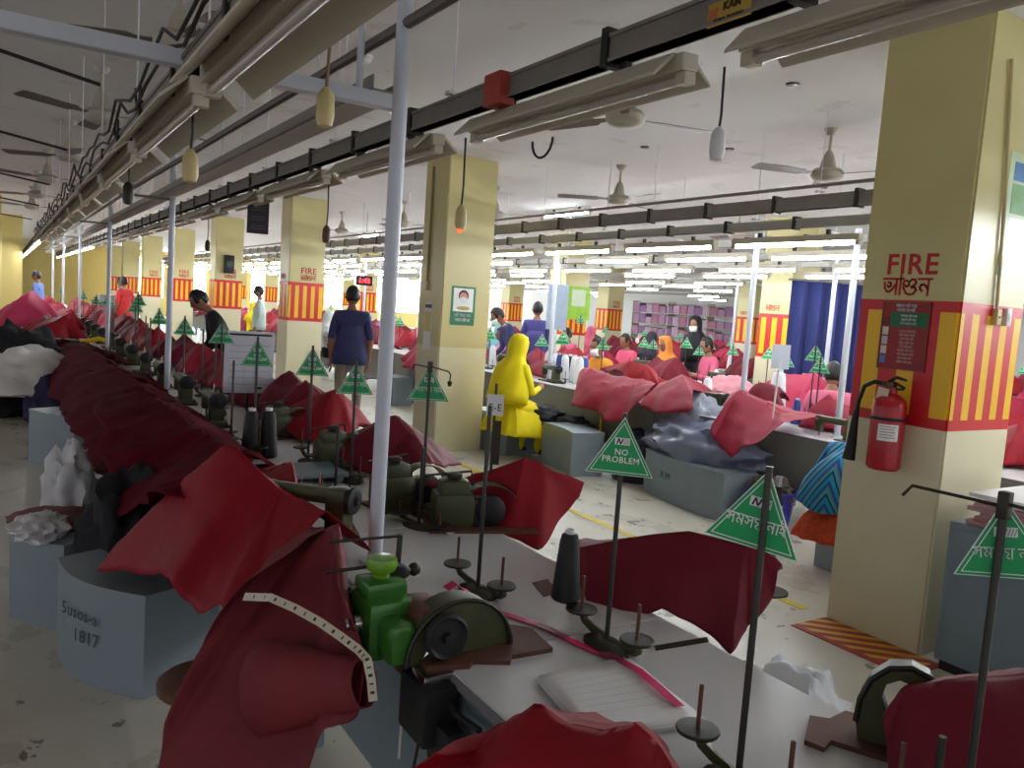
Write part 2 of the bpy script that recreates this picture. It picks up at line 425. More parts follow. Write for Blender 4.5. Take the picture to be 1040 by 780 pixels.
def struct(name, mb, m, label, cat):
    o = mb.build(name, m, smooth=False); return tag(o, label, cat, None, 'structure')
struct('floor', MB().box((-9, -7, -.1), (23.2, 44.2, 0)), floor_material(), 'worn cream painted factory floor with grey scuffs', 'floor')
struct('ceiling', MB().box((-9, -7, CEIL), (23.2, 44.2, CEIL + .15)), ceiling_material(), 'off-white painted concrete ceiling of the sewing floor', 'ceiling')
M_WALLY = mat('wall_yellow', (206, 188, 116), .6, var=.06, scale=2)
M_WALLW = mat('wall_white', (226, 226, 222), .6, var=.04, scale=2)
struct('wall_back', MB().box((-9, 43.5, 0), (23.2, 43.7, CEIL)), M_WALLY, 'yellow end wall at the far end of the aisles', 'wall')
struct('wall_right', MB().box((23, -7, 0), (23.2, 43.5, CEIL)), M_WALLW, 'bright white side wall beyond the furthest sewing lines', 'wall')
M_DAY = mat('daylight_pane', (236, 244, 255), .3, var=0, emit=10.0)
for i in range(9):
    x0 = 4.9 + 2.0*i
    fr = MB(); fr.box((x0, 43.42, .9), (x0 + 1.8, 43.5, .96)).box((x0, 43.42, 2.84), (x0 + 1.8, 43.5, 2.9)).box((x0, 43.42, .96), (x0 + .06, 43.5, 2.84)).box((x0 + 1.74, 43.42, .96), (x0 + 1.8, 43.5, 2.84)).box((x0 + .87, 43.43, .96), (x0 + .93, 43.5, 2.84))
    o = fr.build('window_%d' % (i + 1), M_WHITE, smooth=False); tag(o, 'bright daylit window in the end wall, %s from the aisle' % nth(i), 'window', 'end wall windows', 'structure')
    MB().box((x0 + .06, 43.46, .96), (x0 + 1.74, 43.48, 2.84)).build('pane', M_DAY, o, smooth=False)
# yellow partition at the far end of the left-hand aisle
struct('wall_left', MB().box((-5.5, 26.0, 0), (.4, 26.25, CEIL)), M_WALLY, 'yellow partition wall closing the aisle at far left', 'wall')
for k, x in enumerate((3.72,)):
    struct('trim_1', MB().box((3.93, 2.9, 0), (3.99, 40, .003)), mat('floor_yellow', (222, 196, 60), .5, var=.25, scale=14), 'yellow line painted along the floor beside the pillars', 'floor marking')
struct('trim_2', MB().box((-2.5, 10.3, 0), (.7, 10.36, .003)), MATS['floor_yellow'], 'yellow line painted across the floor of the left aisle', 'floor marking')
def hatch_material():
    m, N, L, b, tc = base_mat('hatch_paint', .5)
    s = N.new('ShaderNodeSeparateXYZ'); L.new(tc.outputs['Object'], s.inputs[0]); x, y, z = s.outputs
    st = nmath(N, L, 'LESS_THAN', nmath(N, L, 'FRACT', nmath(N, L, 'ADD', nmath(N, L, 'MULTIPLY', nmath(N, L, 'ADD', x, y), 8.5), 50.0)), .45)
    ins = nmath(N, L, 'MULTIPLY', nmath(N, L, 'GREATER_THAN', x, 3.70), nmath(N, L, 'GREATER_THAN', y, 2.12))
    c = nmix(N, L, nmath(N, L, 'MULTIPLY', st, ins), lin((168, 40, 40)), lin((214, 170, 40)))
    L.new(c, b.inputs['Base Color']); return m
struct('trim_3', MB().box((3.66, 2.08, 0), (3.965, 2.76, .004)), hatch_material(), 'red and yellow hatched floor marking under the fire extinguisher', 'floor marking')

PIL_B, PIL_P = pillar_material('pillar_banded', True), pillar_material('pillar_plain', False)
PX, PY0, PDY, PW, PD = 4.27, 2.49, 5.58, .60, .56
def letters_on(parent, M, mb, name, m=None, thick=.002):
    return place_mb(mb, M, thick).build(name, m or M_RED, parent, smooth=False)
FIRE_MB = lambda h: text_mb('FIRE', h * 1.42, .0022 * h / .1)
def face_left(x, y, z):   # lettering read from -X side: right along -Y, up Z, normal -X
    return Matrix(((0, 0, -1, x), (-1, 0, 0, y), (0, 1, 0, z), (0, 0, 0, 1)))
def face_near(x, y, z):   # read from -Y side: right +X, up Z, normal -Y
    return Matrix(((1, 0, 0, x), (0, 0, -1, y), (0, 1, 0, z), (0, 0, 0, 1)))
prow = [(PX, 'aisle'), (9.87, 'second'), (15.47, 'third')]
PILLARS = {}
for r, (px, rn) in enumerate(prow):
    for k in range(-1, 8):
        if k == -1 and r == 0: continue
        if r == 2 and k < 0: continue
        y = PY0 + PDY * k
        band = not (r == 0 and k == 1)
        bm = bmesh.new(); bmesh.ops.create_cube(bm, size=1)
        for v in bm.verts: v.co = Vector((v.co.x * PW, v.co.y * PD, (v.co.z + .5) * CEIL))
        bmesh.ops.bevel(bm, geom=[e for e in bm.edges if abs(e.verts[0].co.z - e.verts[1].co.z) > 1], offset=.012, segments=2, affect='EDGES')
        o = MB().bm(bm).build('pillar', PIL_B if band else PIL_P, smooth=False); o.location = (px, y, 0)
        if r == 0:
            lb = ('cream pillar with red and yellow fire band holding the red extinguisher' if k == 0 else
                  'plain cream pillar with a green mask poster on it' if k == 1 else
                  'cream pillar with striped fire band, %s pillar beyond the mask-poster pillar' % nth(k - 2))
        else:
            lb = 'striped pillar in the %s pillar row, %s from the near end' % (rn, nth(k + 1))
        tag(o, lb, 'pillar', 'pillars of the %s row' % rn, 'structure'); PILLARS[(r, k)] = o
        if band:
            h = .1
            if r == 0 and k == 0:
                letters_on(o, face_left(-PW/2 - .001, 0.0, 1.94), FIRE_MB(.105), 'fire_lettering')
                letters_on(o, face_left(-PW/2 - .001, .015, 1.832), bengali_mb('AGn', .082, .135), 'bengali_lettering')
            elif k < 6:
                letters_on(o, face_near(.03, -PD/2 - .001, 1.95), FIRE_MB(.1), 'fire_lettering')
                letters_on(o, face_near(.03, -PD/2 - .001, 1.84), bengali_mb('AGn', .08, .15), 'bengali_lettering')
                if k < 3: letters_on(o, face_left(-PW/2 - .001, .03, 1.85), bengali_mb('AGn', .08, .15), 'bengali_lettering')
pl = Vector((0, 0, 0))
# a lone yellow column on the far left
o = MB().rbox((-.35, -.3, 0), (.35, .3, CEIL), .01).build('pillar', M_WALLY, smooth=False); o.location = (-.42, 20.2, 0)
tag(o, 'yellow pillar with pinned white notices at the far left', 'pillar', None, 'structure')
b = MB()
for (z0, z1) in ((1.35, 1.62), (1.68, 1.98)): b.box((-.25, -.306, z0), (.25, -.301, z1))
b.build('notice_sheet', M_PAPER, o, smooth=False)

# ------------------------------------------------------------------ rails, trays and lights
def rail_thing(x, z, y0, y1, label, w=.045, h=.075, clips=True, rods=True, m=None, step=1.45):
    r = thing('busbar_rail', label, 'rail', (x, y0, z))
    mb = MB(); L_ = y1 - y0
    mb.box((-w/2, 0, -h/2), (w/2, L_, h/2)); mb.box((-w/2 - .006, 0, h/2 - .012), (w/2 + .006, L_, h/2)); mb.box((-w/2 - .006, 0, -h/2), (w/2 + .006, L_, -h/2 + .01))
    mb.build('channel', m or M_RAIL, r, smooth=False)
    if clips:
        c = MB(); y = .4
        while y < L_:
            c.box((-w/2 - .012, y, -h/2 - .012), (w/2 + .012, y + .03, h/2 + .02)); y += .72
        tag(c.build('clips', M_STEEL, r, smooth=False), None, None, None, 'stuff')
    if rods:
        c = MB(); y = .75
        while y < L_:
            c.cyl((0, y, h/2), (0, y, CEIL - z - .001), .0035, n=6); c.box((-.03, y - .02, h/2 + .015), (.03, y + .02, h/2 + .03)); y += step
        tag(c.build('drop_rods', M_WHITE, r), None, None, None, 'stuff')
    return r
rail_thing(.465, 2.255, .2, 30, 'dark busbar rail over the near edge of the sewing line, closest to the left aisle', .05, .08)
K_ = rail_thing(1.6, 2.44, -.5, 34, 'long dark busbar rail with yellow maker label running over the nearest sewing line', .05, .085)
# red tap-off box and yellow label on that rail
q = at(507, 92, x=1.57); MB().rbox((-.035, -.06, -.06), (.035, .06, .06), .006).build('tap_box', mat('tap_red', (176, 62, 44), .5), K_).location = q - Vector((1.6, -.5, 2.44))
q = at(741, 10, x=1.572) - Vector((1.6, -.5, 2.44))
lb = MB().box((-.002, -.075, -.03), (0, .075, .03)).build('maker_label', mat('label_yellow', (196, 160, 60), .5), K_, smooth=False); lb.location = q
letters_on(lb, face_left(-.0025, -.01, .004), text_mb('KAM', .028, .001), 'label_lettering', mat('print_dark', (60, 40, 24), .5))
letters_on(lb, face_left(-.0025, .0, -.02), text_mb('BUSBAR TRUNKING', .011), 'label_small_lettering', MATS['print_dark'])
letters_on(lb, face_left(-.0022, .055, -.012), MB().add([(-.014,0,0),(.014,0,0),(.014,.028,0),(-.014,.028,0)], [(0,1,2,3)]), 'label_emblem', mat('label_orange', (206, 110, 70), .5))
# thin tray, cross beam with its hangers, conduit
t = thing('cable_tray', 'grey cable tray ending at the pale cross beam above the sewing line', 'cable tray', (1.12, 2.7, 2.335))
MB().box((-.06, 0, -.004), (.06, 27, .004)).box((-.06, 0, 0), (-.054, 27, .05)).box((.054, 0, 0), (.06, 27, .05)).build('trough', mat('tray_grey', (150, 146, 138), .5, .2), t, smooth=False)
c = MB()
for i in range(16):
    for sx in (-.057, .057): c.cyl((sx, .6 + i*1.7, .05), (sx, .6 + i*1.7, CEIL - 2.336), .003, n=6)
tag(c.build('drop_rods', M_WHITE, t), None, None, None, 'stuff')
t = thing('cross_beam', 'pale metal cross beam under the ceiling at top left, crossing the light rails', 'beam', (-1.6, 2.64, 2.31))
MB().box((0, 0, -.0425), (2.75, .05, -.0025)).box((0, -.004, -.04), (2.75, .0, .004)).build('channel', M_POLE, t, smooth=False)
for x in (.7, 2.6): MB().cyl((x, .025, 0), (x, .025, CEIL - 2.312), .012, n=10).build('hanger', M_POLE, t)
def conduit(label, pts, r=.012, m=M_CABLE, name='conduit_pipe', cat='pipe', group=None):
    return tag(MB().tube(pts, r, 8).build(name, m), label, cat, group)
conduit('dark conduit pipe clipped to the ceiling over the nearest sewing line', [(1.05, .6, 2.46), (1.02, 8, 2.5), (1.0, 30, 2.5)], .018, mat('pipe_brown', (92, 82, 76), .5))
for i, yy in enumerate((5.2, 8.1, 11.4, 15.0, 19.0)):
    conduit('dark cross pipe under the left ceiling, %s from the camera' % nth(i), [(-4, yy, 3.0 - .03*i), (-1.2, yy, 2.98 - .03*i), (.45, yy + .1, 2.72)], .011, M_CABLE, group='ceiling cross pipes on the left')

def fixture(lit, far=False):
    Lh = .62
    r = thing('hanging_tube_light', 'x', 'light fixture')
    mb = MB(); mb.rbox((-.03, -Lh, 0), (.03, Lh, .05), .006)
    for s in (-1, 1): mb.rbox((-.02, s*(Lh - .02) - .02, -.035), (.022, s*(Lh - .02) + .02, .0), .004)
    mb.build('housing', M_FIXT, r, smooth=False)
    w = MB()
    for s in (-1, 1):
        p = [(s*.028, .05), (s*.04, .05), (s*.108, -.012), (s*.109, -.022), (s*.102, -.018), (s*.036, .04)]
        w.prism(p, -Lh + .03, Lh - .03, M=Matrix(((1,0,0,0),(0,0,1,0),(0,1,0,0),(0,0,0,1))))
    if not lit: w.build('reflector', M_FIXT, r, smooth=False)
    MB().cyl((0, -Lh + .03, -.018), (0, Lh - .03, -.018), .014, n=10).build('tube', M_TUBE_ON if lit else M_TUBE_OFF, r)
    MB().box((-.012, Lh - .3, .05), (.012, Lh - .27, .09)).box((-.012, -Lh + .27, .05), (.012, -Lh + .3, .09)).build('bracket', M_STEEL, r, smooth=False)
    return freeze(r)
FX_ON, FX_OFF = fixture(True), fixture(False)
used = {True: False, False: False}
def put_fixture(lit, loc, label, group, tilt=0.0, rz=0.0):
    src = FX_ON if lit else FX_OFF
    if not used[lit]:
        used[lit] = True; o = src; o.location = loc; o['label'] = label; o['group'] = group
    else: o = dup(src, label, group, loc)
    o.rotation_euler = (0, tilt, rz); return o
# unlit pairs over the near line, lit further on
ys_ = [-1.2, .3, 1.74, 3.3]
while ys_[-1] < 32: ys_.append(ys_[-1] + 1.48)
for i, y in enumerate(ys_):
    lit = y > 19
    put_fixture(lit, (1.62, y + .62, 2.315), ('lit' if lit else 'unlit') + ' twin-wing tube light under the labelled long rail, %s from the camera' % nth(i), 'tube lights under the labelled rail', -.05)
ys_ = [-.2, 1.14, 2.5]
while ys_[-1] < 28: ys_.append(ys_[-1] + 1.36)
for i, y in enumerate(ys_):
    lit = y > 13.5
    put_fixture(lit, (.47, y + .62, 2.165), ('lit' if lit else 'unlit') + ' twin-wing tube light under the rail beside the left aisle, %s from the camera' % nth(i), 'tube lights under the left rail', .0)
# lit rows over the lines beyond the pillars
XR = [(5.35, 1.45), (6.4, 1.5), (7.75, 1.7), (8.75, 1.8), (11.0, 2.0), (12.0, 2.2), (13.6, 2.4), (16.6, 2.6), (19.2, 2.8)]
for j, (x, stp) in enumerate(XR):
    z = 2.30 if j < 4 else 2.34
    rail_thing(x - .05, z + .14, -4, 36, 'overhead busbar rail over the lines beyond the pillars, %s rail from the pillars' % nth(j), .05, .07, clips=j < 3, rods=j < 4, step=2.0, m=mat('rail_pale', (168, 166, 158), .5, .1, var=.12))
    y = 3.78 - 3*stp if j == 0 else -2.5 + (j * .77) % 1.3; i = 0
    while y < 34:
        skip = (j in (1, 3) and i % 4 == 3) or (j > 3 and i % 3 == 2)
        if j == 0 and 4.9 < y < 6.2: skip = False
        if not skip:
            if j < 4: lb = 'lit tube light over the lines beyond the pillars, rail %s, %s along it' % (nth(j), nth(i))
            else: lb = 'small lit tube light in the bright far half of the hall, under the %s rail' % nth(j)
            put_fixture(True, (x, y + .62, z), lb, 'lit tube lights under the %s rail beyond the pillars' % nth(j))
        y += stp; i += 1
for i, (px, py) in enumerate(((575, 217), (195, 0), (390, 240))):
    pass
q = at(575, 217, z=3.12); put_fixture(True, tuple(q), 'lit tube light fixed to the ceiling above the yellow-hooded worker', 'ceiling tube lights')
q = at(375, 239, z=3.1); put_fixture(True, tuple(q), 'lit tube light fixed to the ceiling above the man in dark blue', 'ceiling tube lights')
rail_thing(7.1, 2.72, -4, 36, 'high thin pipe rail under the ceiling between two far lines', .03, .04, clips=False, rods=True, step=2.4)
rail_thing(5.05, 2.55, -4, 36, 'dark wide rail crossing behind the extinguisher pillar', .06, .1, clips=True, rods=True, step=1.8)
conduit('thin grey conduit just above the wide dark rail behind the extinguisher pillar', [(5.0, -4, 2.66), (5.0, 36, 2.66)], .014, M_RAIL)

# poles
for i, y in enumerate((2.41, 7.1, 11.1, 15.7, 20.3, 24.9)):
    x = 1.04 if i == 0 else 1.14 if i == 1 else 1.08
    top = CEIL - .001 if i == 0 else 2.86
    t = thing('white_pole', 'slim white pole rising from the nearest sewing line, %s from the camera' % nth(i), 'pole', (x, y, .76), 0, 'white poles along the nearest sewing line')
    MB().cyl((0, 0, 0), (0, 0, top - .76), .024, n=16).build('shaft', M_POLE, t)
    MB().cyl((0, 0, 0), (0, 0, .008), .05, n=16).build('flange', M_POLE, t)
    if i: MB().cyl((0, 0, 2.30 - .76 + .0), (-.6, 0, 2.30 - .76 + .0), .01, n=8).cyl((-.05, 0, 2.84 - .76), (.3, .0, 2.80 - .76), .008, n=8).build('bracket_arm', M_RAIL, t)
for j, (x, ys) in enumerate(((5.75, (at(563, 300, x=5.75).y, at(764, 300, x=5.75).y, at(862, 330, x=5.75).y, 14.5)), (8.1, (6, 11.5, 17)), (11.4, (5, 10.5, 16)))):
    for i, y in enumerate(ys):
        t = thing('white_pole', 'slim white pole in the lines beyond the pillars, line %s, %s pole' % (nth(j), nth(i)), 'pole', (x, y, .76), 0, 'white poles beyond the pillars')
        MB().cyl((0, 0, 0), (0, 0, 2.44 - .76), .026, n=12).build('shaft', M_POLE, t)
        MB().cyl((0, 0, 0), (0, 0, .008), .05, n=12).build('flange', M_POLE, t)

# ceiling fans
def fan():
    r = thing('ceiling_fan', 'x', 'ceiling fan')
    MB().lathe([(.055, 0), (.055, -.012), (.03, -.05), (.012, -.055), (.012, -.2), (.03, -.205)]).build('down_rod', M_FAN, r)
    MB().lathe([(.02, -.17), (.045, -.22), (.06, -.29), (.062, -.31), (.02, -.312)]).build('canopy', M_FAN, r)
    MB().lathe([(.03, -.305), (.1, -.315), (.125, -.34), (.125, -.37), (.1, -.4), (.05, -.415), (.01, -.417)]).build('motor', M_FAN, r)
    for k in range(3):
        a = 2*PI*k/3 + .35; M = Matrix.Rotation(a, 4, 'Z') @ Matrix.Translation((0, 0, -.355)) @ Matrix.Rotation(.16, 4, 'X')
        MB().prism([(.1, -.02), (.2, -.03), (.24, -.06), (.62, -.07), (.65, -.05), (.65, .05), (.62, .065), (.24, .06), (.2, .03), (.1, .02)], -.002, .002, M=M).build('blade', mat('blade_brown', (110, 100, 88), .5), r, smooth=False)
    return freeze(r)
FAN = fan(); first = True
spots = [(5.5, 4.25), (5.5, 6.83), (5.5, 9.4), (5.4, 12.1), (5.35, 14.8), (8.6, 8), (8.6, 12)]
for i, p in enumerate(spots):
    q = Vector((p[0], p[1], CEIL - .001)); lb = 'white three-blade ceiling fan beyond the pillars, %s along its row' % nth(i) if i < 5 else 'small white ceiling fan in the far hall, %s of two' % nth(i - 5)
    o = FAN if first else dup(FAN); o.location = q; o['label'] = lb; o['group'] = 'ceiling fans beyond the pillars'; o.rotation_euler = (0, 0, (.4, .1, .8, 1.4, .3, 1, .2)[i]); first = False
for i, (x, y) in enumerate(((.74, 4.55), (.6, 6.97), (.55, 9.56), (.44, 12.0), (.4, 14.6), (.4, 17.2))):
    o = dup(FAN, 'dusty ceiling fan above the left rail, %s from the camera' % nth(i), 'ceiling fans above the left aisle', (x, y, CEIL - .001), .3 + i)
o = dup(FAN, 'ceiling fan half hidden behind the labelled light rail', 'ceiling fans beyond the pillars', tuple(at(640, 60, z=CEIL - .001)), -.55)

# hanging pull switches
def pull_switch(px, py0, py1, x, label, m=M_CREAM, big=1.0, red=False):
    a = at(px[0], py0, x=x); b = at(px[1], py1, y=a.y); b.x = a.x
    t = thing('pull_switch', label, 'switch', (a.x, a.y, b.z), 0, 'hanging pull switches')
    L_ = a.z - b.z; k = big
    MB().tube([(0, 0, .1*k), (.004, 0, L_*.5), (0, 0, L_)], .0045*k, 6).build('cord', mat('cord_tan', (150, 122, 84), .7) if big > 1 else M_CABLE, t)
    MB().lathe([(.006*k, 0), (.02*k, .006*k), (.026*k, .03*k), (.024*k, .085*k), (.012*k, .105*k), (.006*k, .11*k)], 12).build('switch_body', m, t)
    if red: MB().ball((0, 0, -.002), .012).build('indicator', mat('led_red', (255, 60, 30), .4, var=0, emit=3), t)
    return t
pull_switch((337, 335), -30, 131, .75, 'large yellowish pull switch hanging by the cross beam end', M_CREAM, 1.01)
pull_switch((196, 196), 82, 187, .5, 'pull switch with yellow front hanging in front of the second white pole', M_CREAM)
pull_switch((131, 131), 160, 208, .5, 'small dark pull switch hanging from the left rail near the third pole', M_STEEL)
pull_switch((473, 471), 140, 234, 1.7, 'pull switch with red indicator hanging before the mask-poster pillar', M_CREAM, 1.0, True)
pull_switch((334, 333), 182, 247, 1.7, 'brown pull switch hanging beside the second banded pillar', mat('brown_plastic', (96, 66, 56), .5))
pull_switch((736, 727), 68, 164, 1.75, 'white pull switch hanging below the nearest labelled-rail light', M_WHITE, .9)
pull_switch((212, 212), 212, 255, 1.7, 'thin dark pull switch hanging far along the labelled rail', M_STEEL)
# loops of cable
for i, (px, py, x) in enumerate(((550, 155, 1.75), (281, 190, 1.7), (140, 100, .42), (118, 135, .42))):
    q = at(px, py, x=x); w = .07
    pts = [(q.x, q.y + w*math.cos(a), q.z + .05 + w*1.0*math.sin(a)*(1 if math.sin(a) < 0 else .3)) for a in [PI + PI*k/10 for k in range(11)]]
    conduit('loop of dark cable sagging from %s' % ('the nearest lit-side reflector', 'the labelled rail beside the hanging board', 'the left rail, nearer loop', 'the left rail, further loop')[i], pts, .005, M_CABLE, 'hanging_cable_loop', 'cable', 'sagging cable loops')
for i in range(2):
    pts = [(.42 - .02*i, 1.0 + .25*k, 2.31 + .02*i + .03*math.sin(k*1.7 + i) + (.05 if k % 5 == 2 else 0)) for k in range(60)]
    conduit('dark cable running loosely along the left rail, %s one' % ('upper', 'lower')[i], pts, .006, M_CABLE, 'hanging_cable', 'cable', 'loose cables on the left rail')
# smoke detector and bolts on ceiling
q = at(371, 56, z=CEIL); t = thing('smoke_detector', 'white smoke detector on the ceiling near the first white pole', 'smoke detector', (q.x, q.y, CEIL))
MB().lathe([(.05, 0), (.05, -.018), (.04, -.022)]).build('base', M_WHITE, t); MB().lathe([(.035, -.02), (.042, -.03), (.036, -.045), (.01, -.05)]).build('sensor_head', M_WHITE, t)
for i, (px, py) in enumerate(((805, 85), (741, 151), (655, 149), (640, 128))):
    q = at(px, py, z=CEIL)
    tag(MB().lathe([(.045, 0), (.04, -.012), (.01, -.014)], 14, o=(0,0,0)).build('ceiling_plug', M_STEEL), 'dark round ceiling plug, %s of four in front of the extinguisher pillar' % nth(i), 'ceiling plug', 'ceiling plugs').location = (q.x, q.y, CEIL)
# ------------------------------------------------------------------ sewing tables
TX0, TX1, TZ = .9, 1.62, .76
def table_proto(w, ln, panel):
    r = thing('sewing_table', 'x', 'sewing table')
    MB().rbox((0, .002, -.03), (w, ln - .002, 0), .005).build('tabletop', M_TABLE, r, smooth=False)
    for e0, e1 in ((-.004, 0), (w, w + .004)): MB().box((e0, .002, -.028), (e1, ln - .002, -.004)).build('edge_band', M_EDGE, r, smooth=False)
    for y in (.06, ln - .06):
        for x in (.07, w - .07):
            MB().box((x - .02, y - .02, -TZ + .001), (x + .02, y + .02, -.03)).build('leg', M_BLUEGREY, r, smooth=False)
    MB().box((.09, .05, -TZ + .14), (w - .09, .07, -TZ + .17)).box((.09, ln - .07, -TZ + .14), (w - .09, ln - .05, -TZ + .17)).box((w/2 - .015, .07, -TZ + .14), (w/2 + .015, ln - .07, -TZ + .17)).build('stretcher', M_BLUEGREY, r, smooth=False)
    if panel: MB().box((.02, .01, -.5), (.03, ln - .01, -.03)).box((.02, .01, -.5), (.06, ln - .01, -.49)).build('apron_panel', panel, r, smooth=False)
    return freeze(r)
TB = table_proto(TX1 - TX0, 1.08, M_BLUEGREY)
for i in range(28):
    y = -.5 + 1.08 * i
    o = TB if i == 0 else dup(TB)
    o.location = (TX0, y, TZ); o['label'] = 'pale laminate sewing table of the nearest line, %s table from the camera' % nth(i); o['group'] = 'tables of the nearest line'
TB2 = table_proto(.75, 1.15, M_GREYPANEL)
LINES = [(5.45, 2.5, 26), (7.85, 3.3, 22), (11.1, 3.5, 18), (13.6, 4, 16), (16.7, 5, 14), (19.3, 6, 12)]
f = True
for j, (x, y0, n) in enumerate(LINES):
    for i in range(n):
        o = TB2 if f else dup(TB2); f = False
        o.location = (x, y0 + 1.15*i, TZ); o['label'] = 'sewing table in the %s line beyond the pillars, %s from its near end' % (nth(j), nth(i)); o['group'] = 'tables of the %s line beyond the pillars' % nth(j)

# ------------------------------------------------------------------ lockstitch machine
def machine(body):
    r = thing('sewing_machine', 'x', 'sewing machine')
    MB().rbox((-.24, -.09, 0), (.24, .09, .025), .006).build('bed', M_STEEL, r, smooth=False)
    mb = MB(); mb.rbox((.1, -.055, .02), (.2, .055, .3), .028).rbox((-.2, -.045, .21), (.2, .045, .29), .034).rbox((-.24, -.04, .1), (-.165, .04, .295), .028).rbox((.02, -.08, .0), (.22, .08, .06), .02)
    mb.build('arm', body, r)
    w = MB(); w.lathe([(.02, 0), (.065, .003), (.07, .012), (.07, .024), (.055, .03), (.03, .03), (.02, .045)], 24, M=Matrix.Translation((.2, 0, .24)) @ Matrix.Rotation(PI/2, 4, 'Y'))
    w.build('hand_wheel', M_BLACK, r)
    MB().cyl((-.205, 0, .105), (-.205, 0, .05), .006, n=8).box((-.22, -.012, .03), (-.19, .012, .036)).cyl((-.19, .0, .1), (-.19, 0, .034), .004, n=8).build('needle_bar', M_CHROME, r)
    MB().cyl((.05, 0, .285), (.05, 0, .37), .004, n=8).build('spool_pin', M_CHROME, r); MB().cyl((-.05, .02, .285), (-.05, .02, .34), .004, n=8).build('thread_guide', M_CHROME, r); MB().lathe([(.018, 0), (.018, .012)], 12, M=Matrix.Translation((-.2, -.038, .25)) @ Matrix.Rotation(PI/2, 4, 'X')).build('tension_disc', M_CHROME, r)
    return freeze(r)
MA = machine(M_OLIVE)
MACH_N = [0]
def put_machine(x, y, rz, label, group=None, s=.82):
    o = MA if MACH_N[0] == 0 else dup(MA); MACH_N[0] += 1
    o.location = (x, y, TZ - (.0 if y > 5 else .03)); o.rotation_euler = (0, 0, rz); o['label'] = label; o.scale = (s, s, s * .85)
    if group: o['group'] = group
    elif 'group' in o: del o['group']
    return o

# ------------------------------------------------------------------ thread stands
def stand(h):
    r = thing('thread_stand', 'x', 'thread stand')
    MB().lathe([(.062, 0), (.062, .008), (.045, .016), (.02, .02)], 20, M=Matrix.Diagonal((.75, 1.25, 1, 1))).build('foot', M_STEEL, r)
    pts = [(0, -.112, .058), (.012, -.108, .03), (.022, -.085, .014), (.02, -.04, .012), (0, 0, .016), (.02, .04, .012), (.022, .085, .014), (.012, .108, .03), (0, .112, .058)]
    MB().tube(pts, .011, 8).build('bracket', M_OLIVE, r)
    for s in (-1, 1):
        d = MB().lathe([(.012, .055), (.042, .058), (.044, .062), (.042, .066), (.008, .068)], 20, o=(0, s*.112, 0)).build('spool_disc', M_STEEL, r)
        MB().cyl((0, s*.112, .066), (0, s*.112, .155), .0045, n=8).build('spool_pin', M_RUST, d)
    MB().cyl((0, 0, .012), (0, 0, h), .0065, n=10).build('rod', M_ROD, r)
    mb = MB(); mb.rbox((-.009, -.009, h - .04), (.009, .009, h + .004), .003).tube([(0, 0, h - .015), (0, -.16, h - .02), (.004, -.17, h - .03), (.0, -.175, h - .055)], .003, 6).tube([(0, 0, h - .02), (0, .15, h - .02), (0, .165, h - .04)], .003, 6)
    mb.lathe([(.006, h - .075), (.01, h - .06), (.006, h - .055)], 10, o=(0, -.175, 0))
    mb.build('thread_guide', M_STEEL, r)
    return freeze(r)
ST = stand(.62); ST_N = [1]
def STAND_GUIDES(o): return [c for c in LASTDUP if c.name.startswith('thread_guide')]
def put_stand(loc, rz, label, group=None, hs=1.0, guide=False):
    o = ST if ST_N[0] == 0 else dup(ST); ST_N[0] += 1
    o.location = loc; o.rotation_euler = (0, 0, rz); o['label'] = label; o.scale = (1, 1, hs)
    if not guide and o is not ST:
        for c in [c for c in bpy.data.objects if c.parent == o and c.name.startswith('thread_guide')] if False else STAND_GUIDES(o): bpy.data.objects.remove(c)
    if group: o['group'] = group
    elif 'group' in o: del o['group']
    return o

# ------------------------------------------------------------------ green triangle signs
SW, SH = .165, .143
def tri(k, cz=None):
    c = -SH * 2 / 3
    return [(0, c + (0 - c) * k), (-SW/2 * k, c + (-SH - c) * k), (SW/2 * k, c + (-SH - c) * k)]
XZ = Matrix(((1,0,0,0),(0,0,-1,0),(0,1,0,0),(0,0,0,1)))    # drawing x,y -> local x,z, depth towards -y
def sign(lines):
    r = thing('triangle_sign', 'x', 'sign')
    MB().prism(tri(1.04), -.002, .001, M=XZ).build('backing', M_PRINT, r, smooth=False)
    MB().prism(tri(1.0), .001, .002, M=XZ).build('face', M_SIGN, r, smooth=False)
    o, i = tri(.9), tri(.86); mb = MB()
    for k in range(3):
        a, b = k, (k + 1) % 3
        mb.add([Vector((p[0], -.0025, p[1])) for p in (o[a], o[b], i[b], i[a])], [(0,1,2,3)])
    mb.build('border_line', M_PRINT, r, smooth=False)
    e = MB().prism([(-.019, -.068), (.019, -.068), (.019, -.05), (-.019, -.05)], .002, .003, M=XZ).build('emblem', M_PRINT, r, smooth=False)
    e2 = MB()
    for (x0, y0, x1, y1) in ((-.014, -.066, -.010, -.052), (-.010, -.052, -.004, -.066), (-.004, -.066, .001, -.052)):
        e2.strip([(x0, -.0034, y0), (x1, -.0034, y1)], .0032, (0, -1, 0), .0004)
    e2.build('emblem_mark', mat('emblem_dark', (40, 46, 54), .5), e, smooth=False)
    e3 = MB()
    for k in range(3): e3.strip([(.003 + k*.005, -.0034, -.066), (.008 + k*.005, -.0034, -.052)], .0022, (0, -1, 0), .0004)
    e3.build('emblem_bars', mat('emblem_grey', (170, 184, 182), .5), e, smooth=False)
    for (mb, yy) in lines:
        place_mb(mb, Matrix.Translation((0, -.0026, yy)) @ XZ, .0006).build('lettering', M_PRINT, r, smooth=False)
    return freeze(r)
S_EN = sign([(text_mb('NO', .0215, .0004), -.0935), (text_mb('PROBLEM', .0215, .0004), -.1135)])
S_BN = sign([(bengali_mb('smsYa nai', .0185, .12), -.108)])
SN = {'en': 0, 'bn': 0}
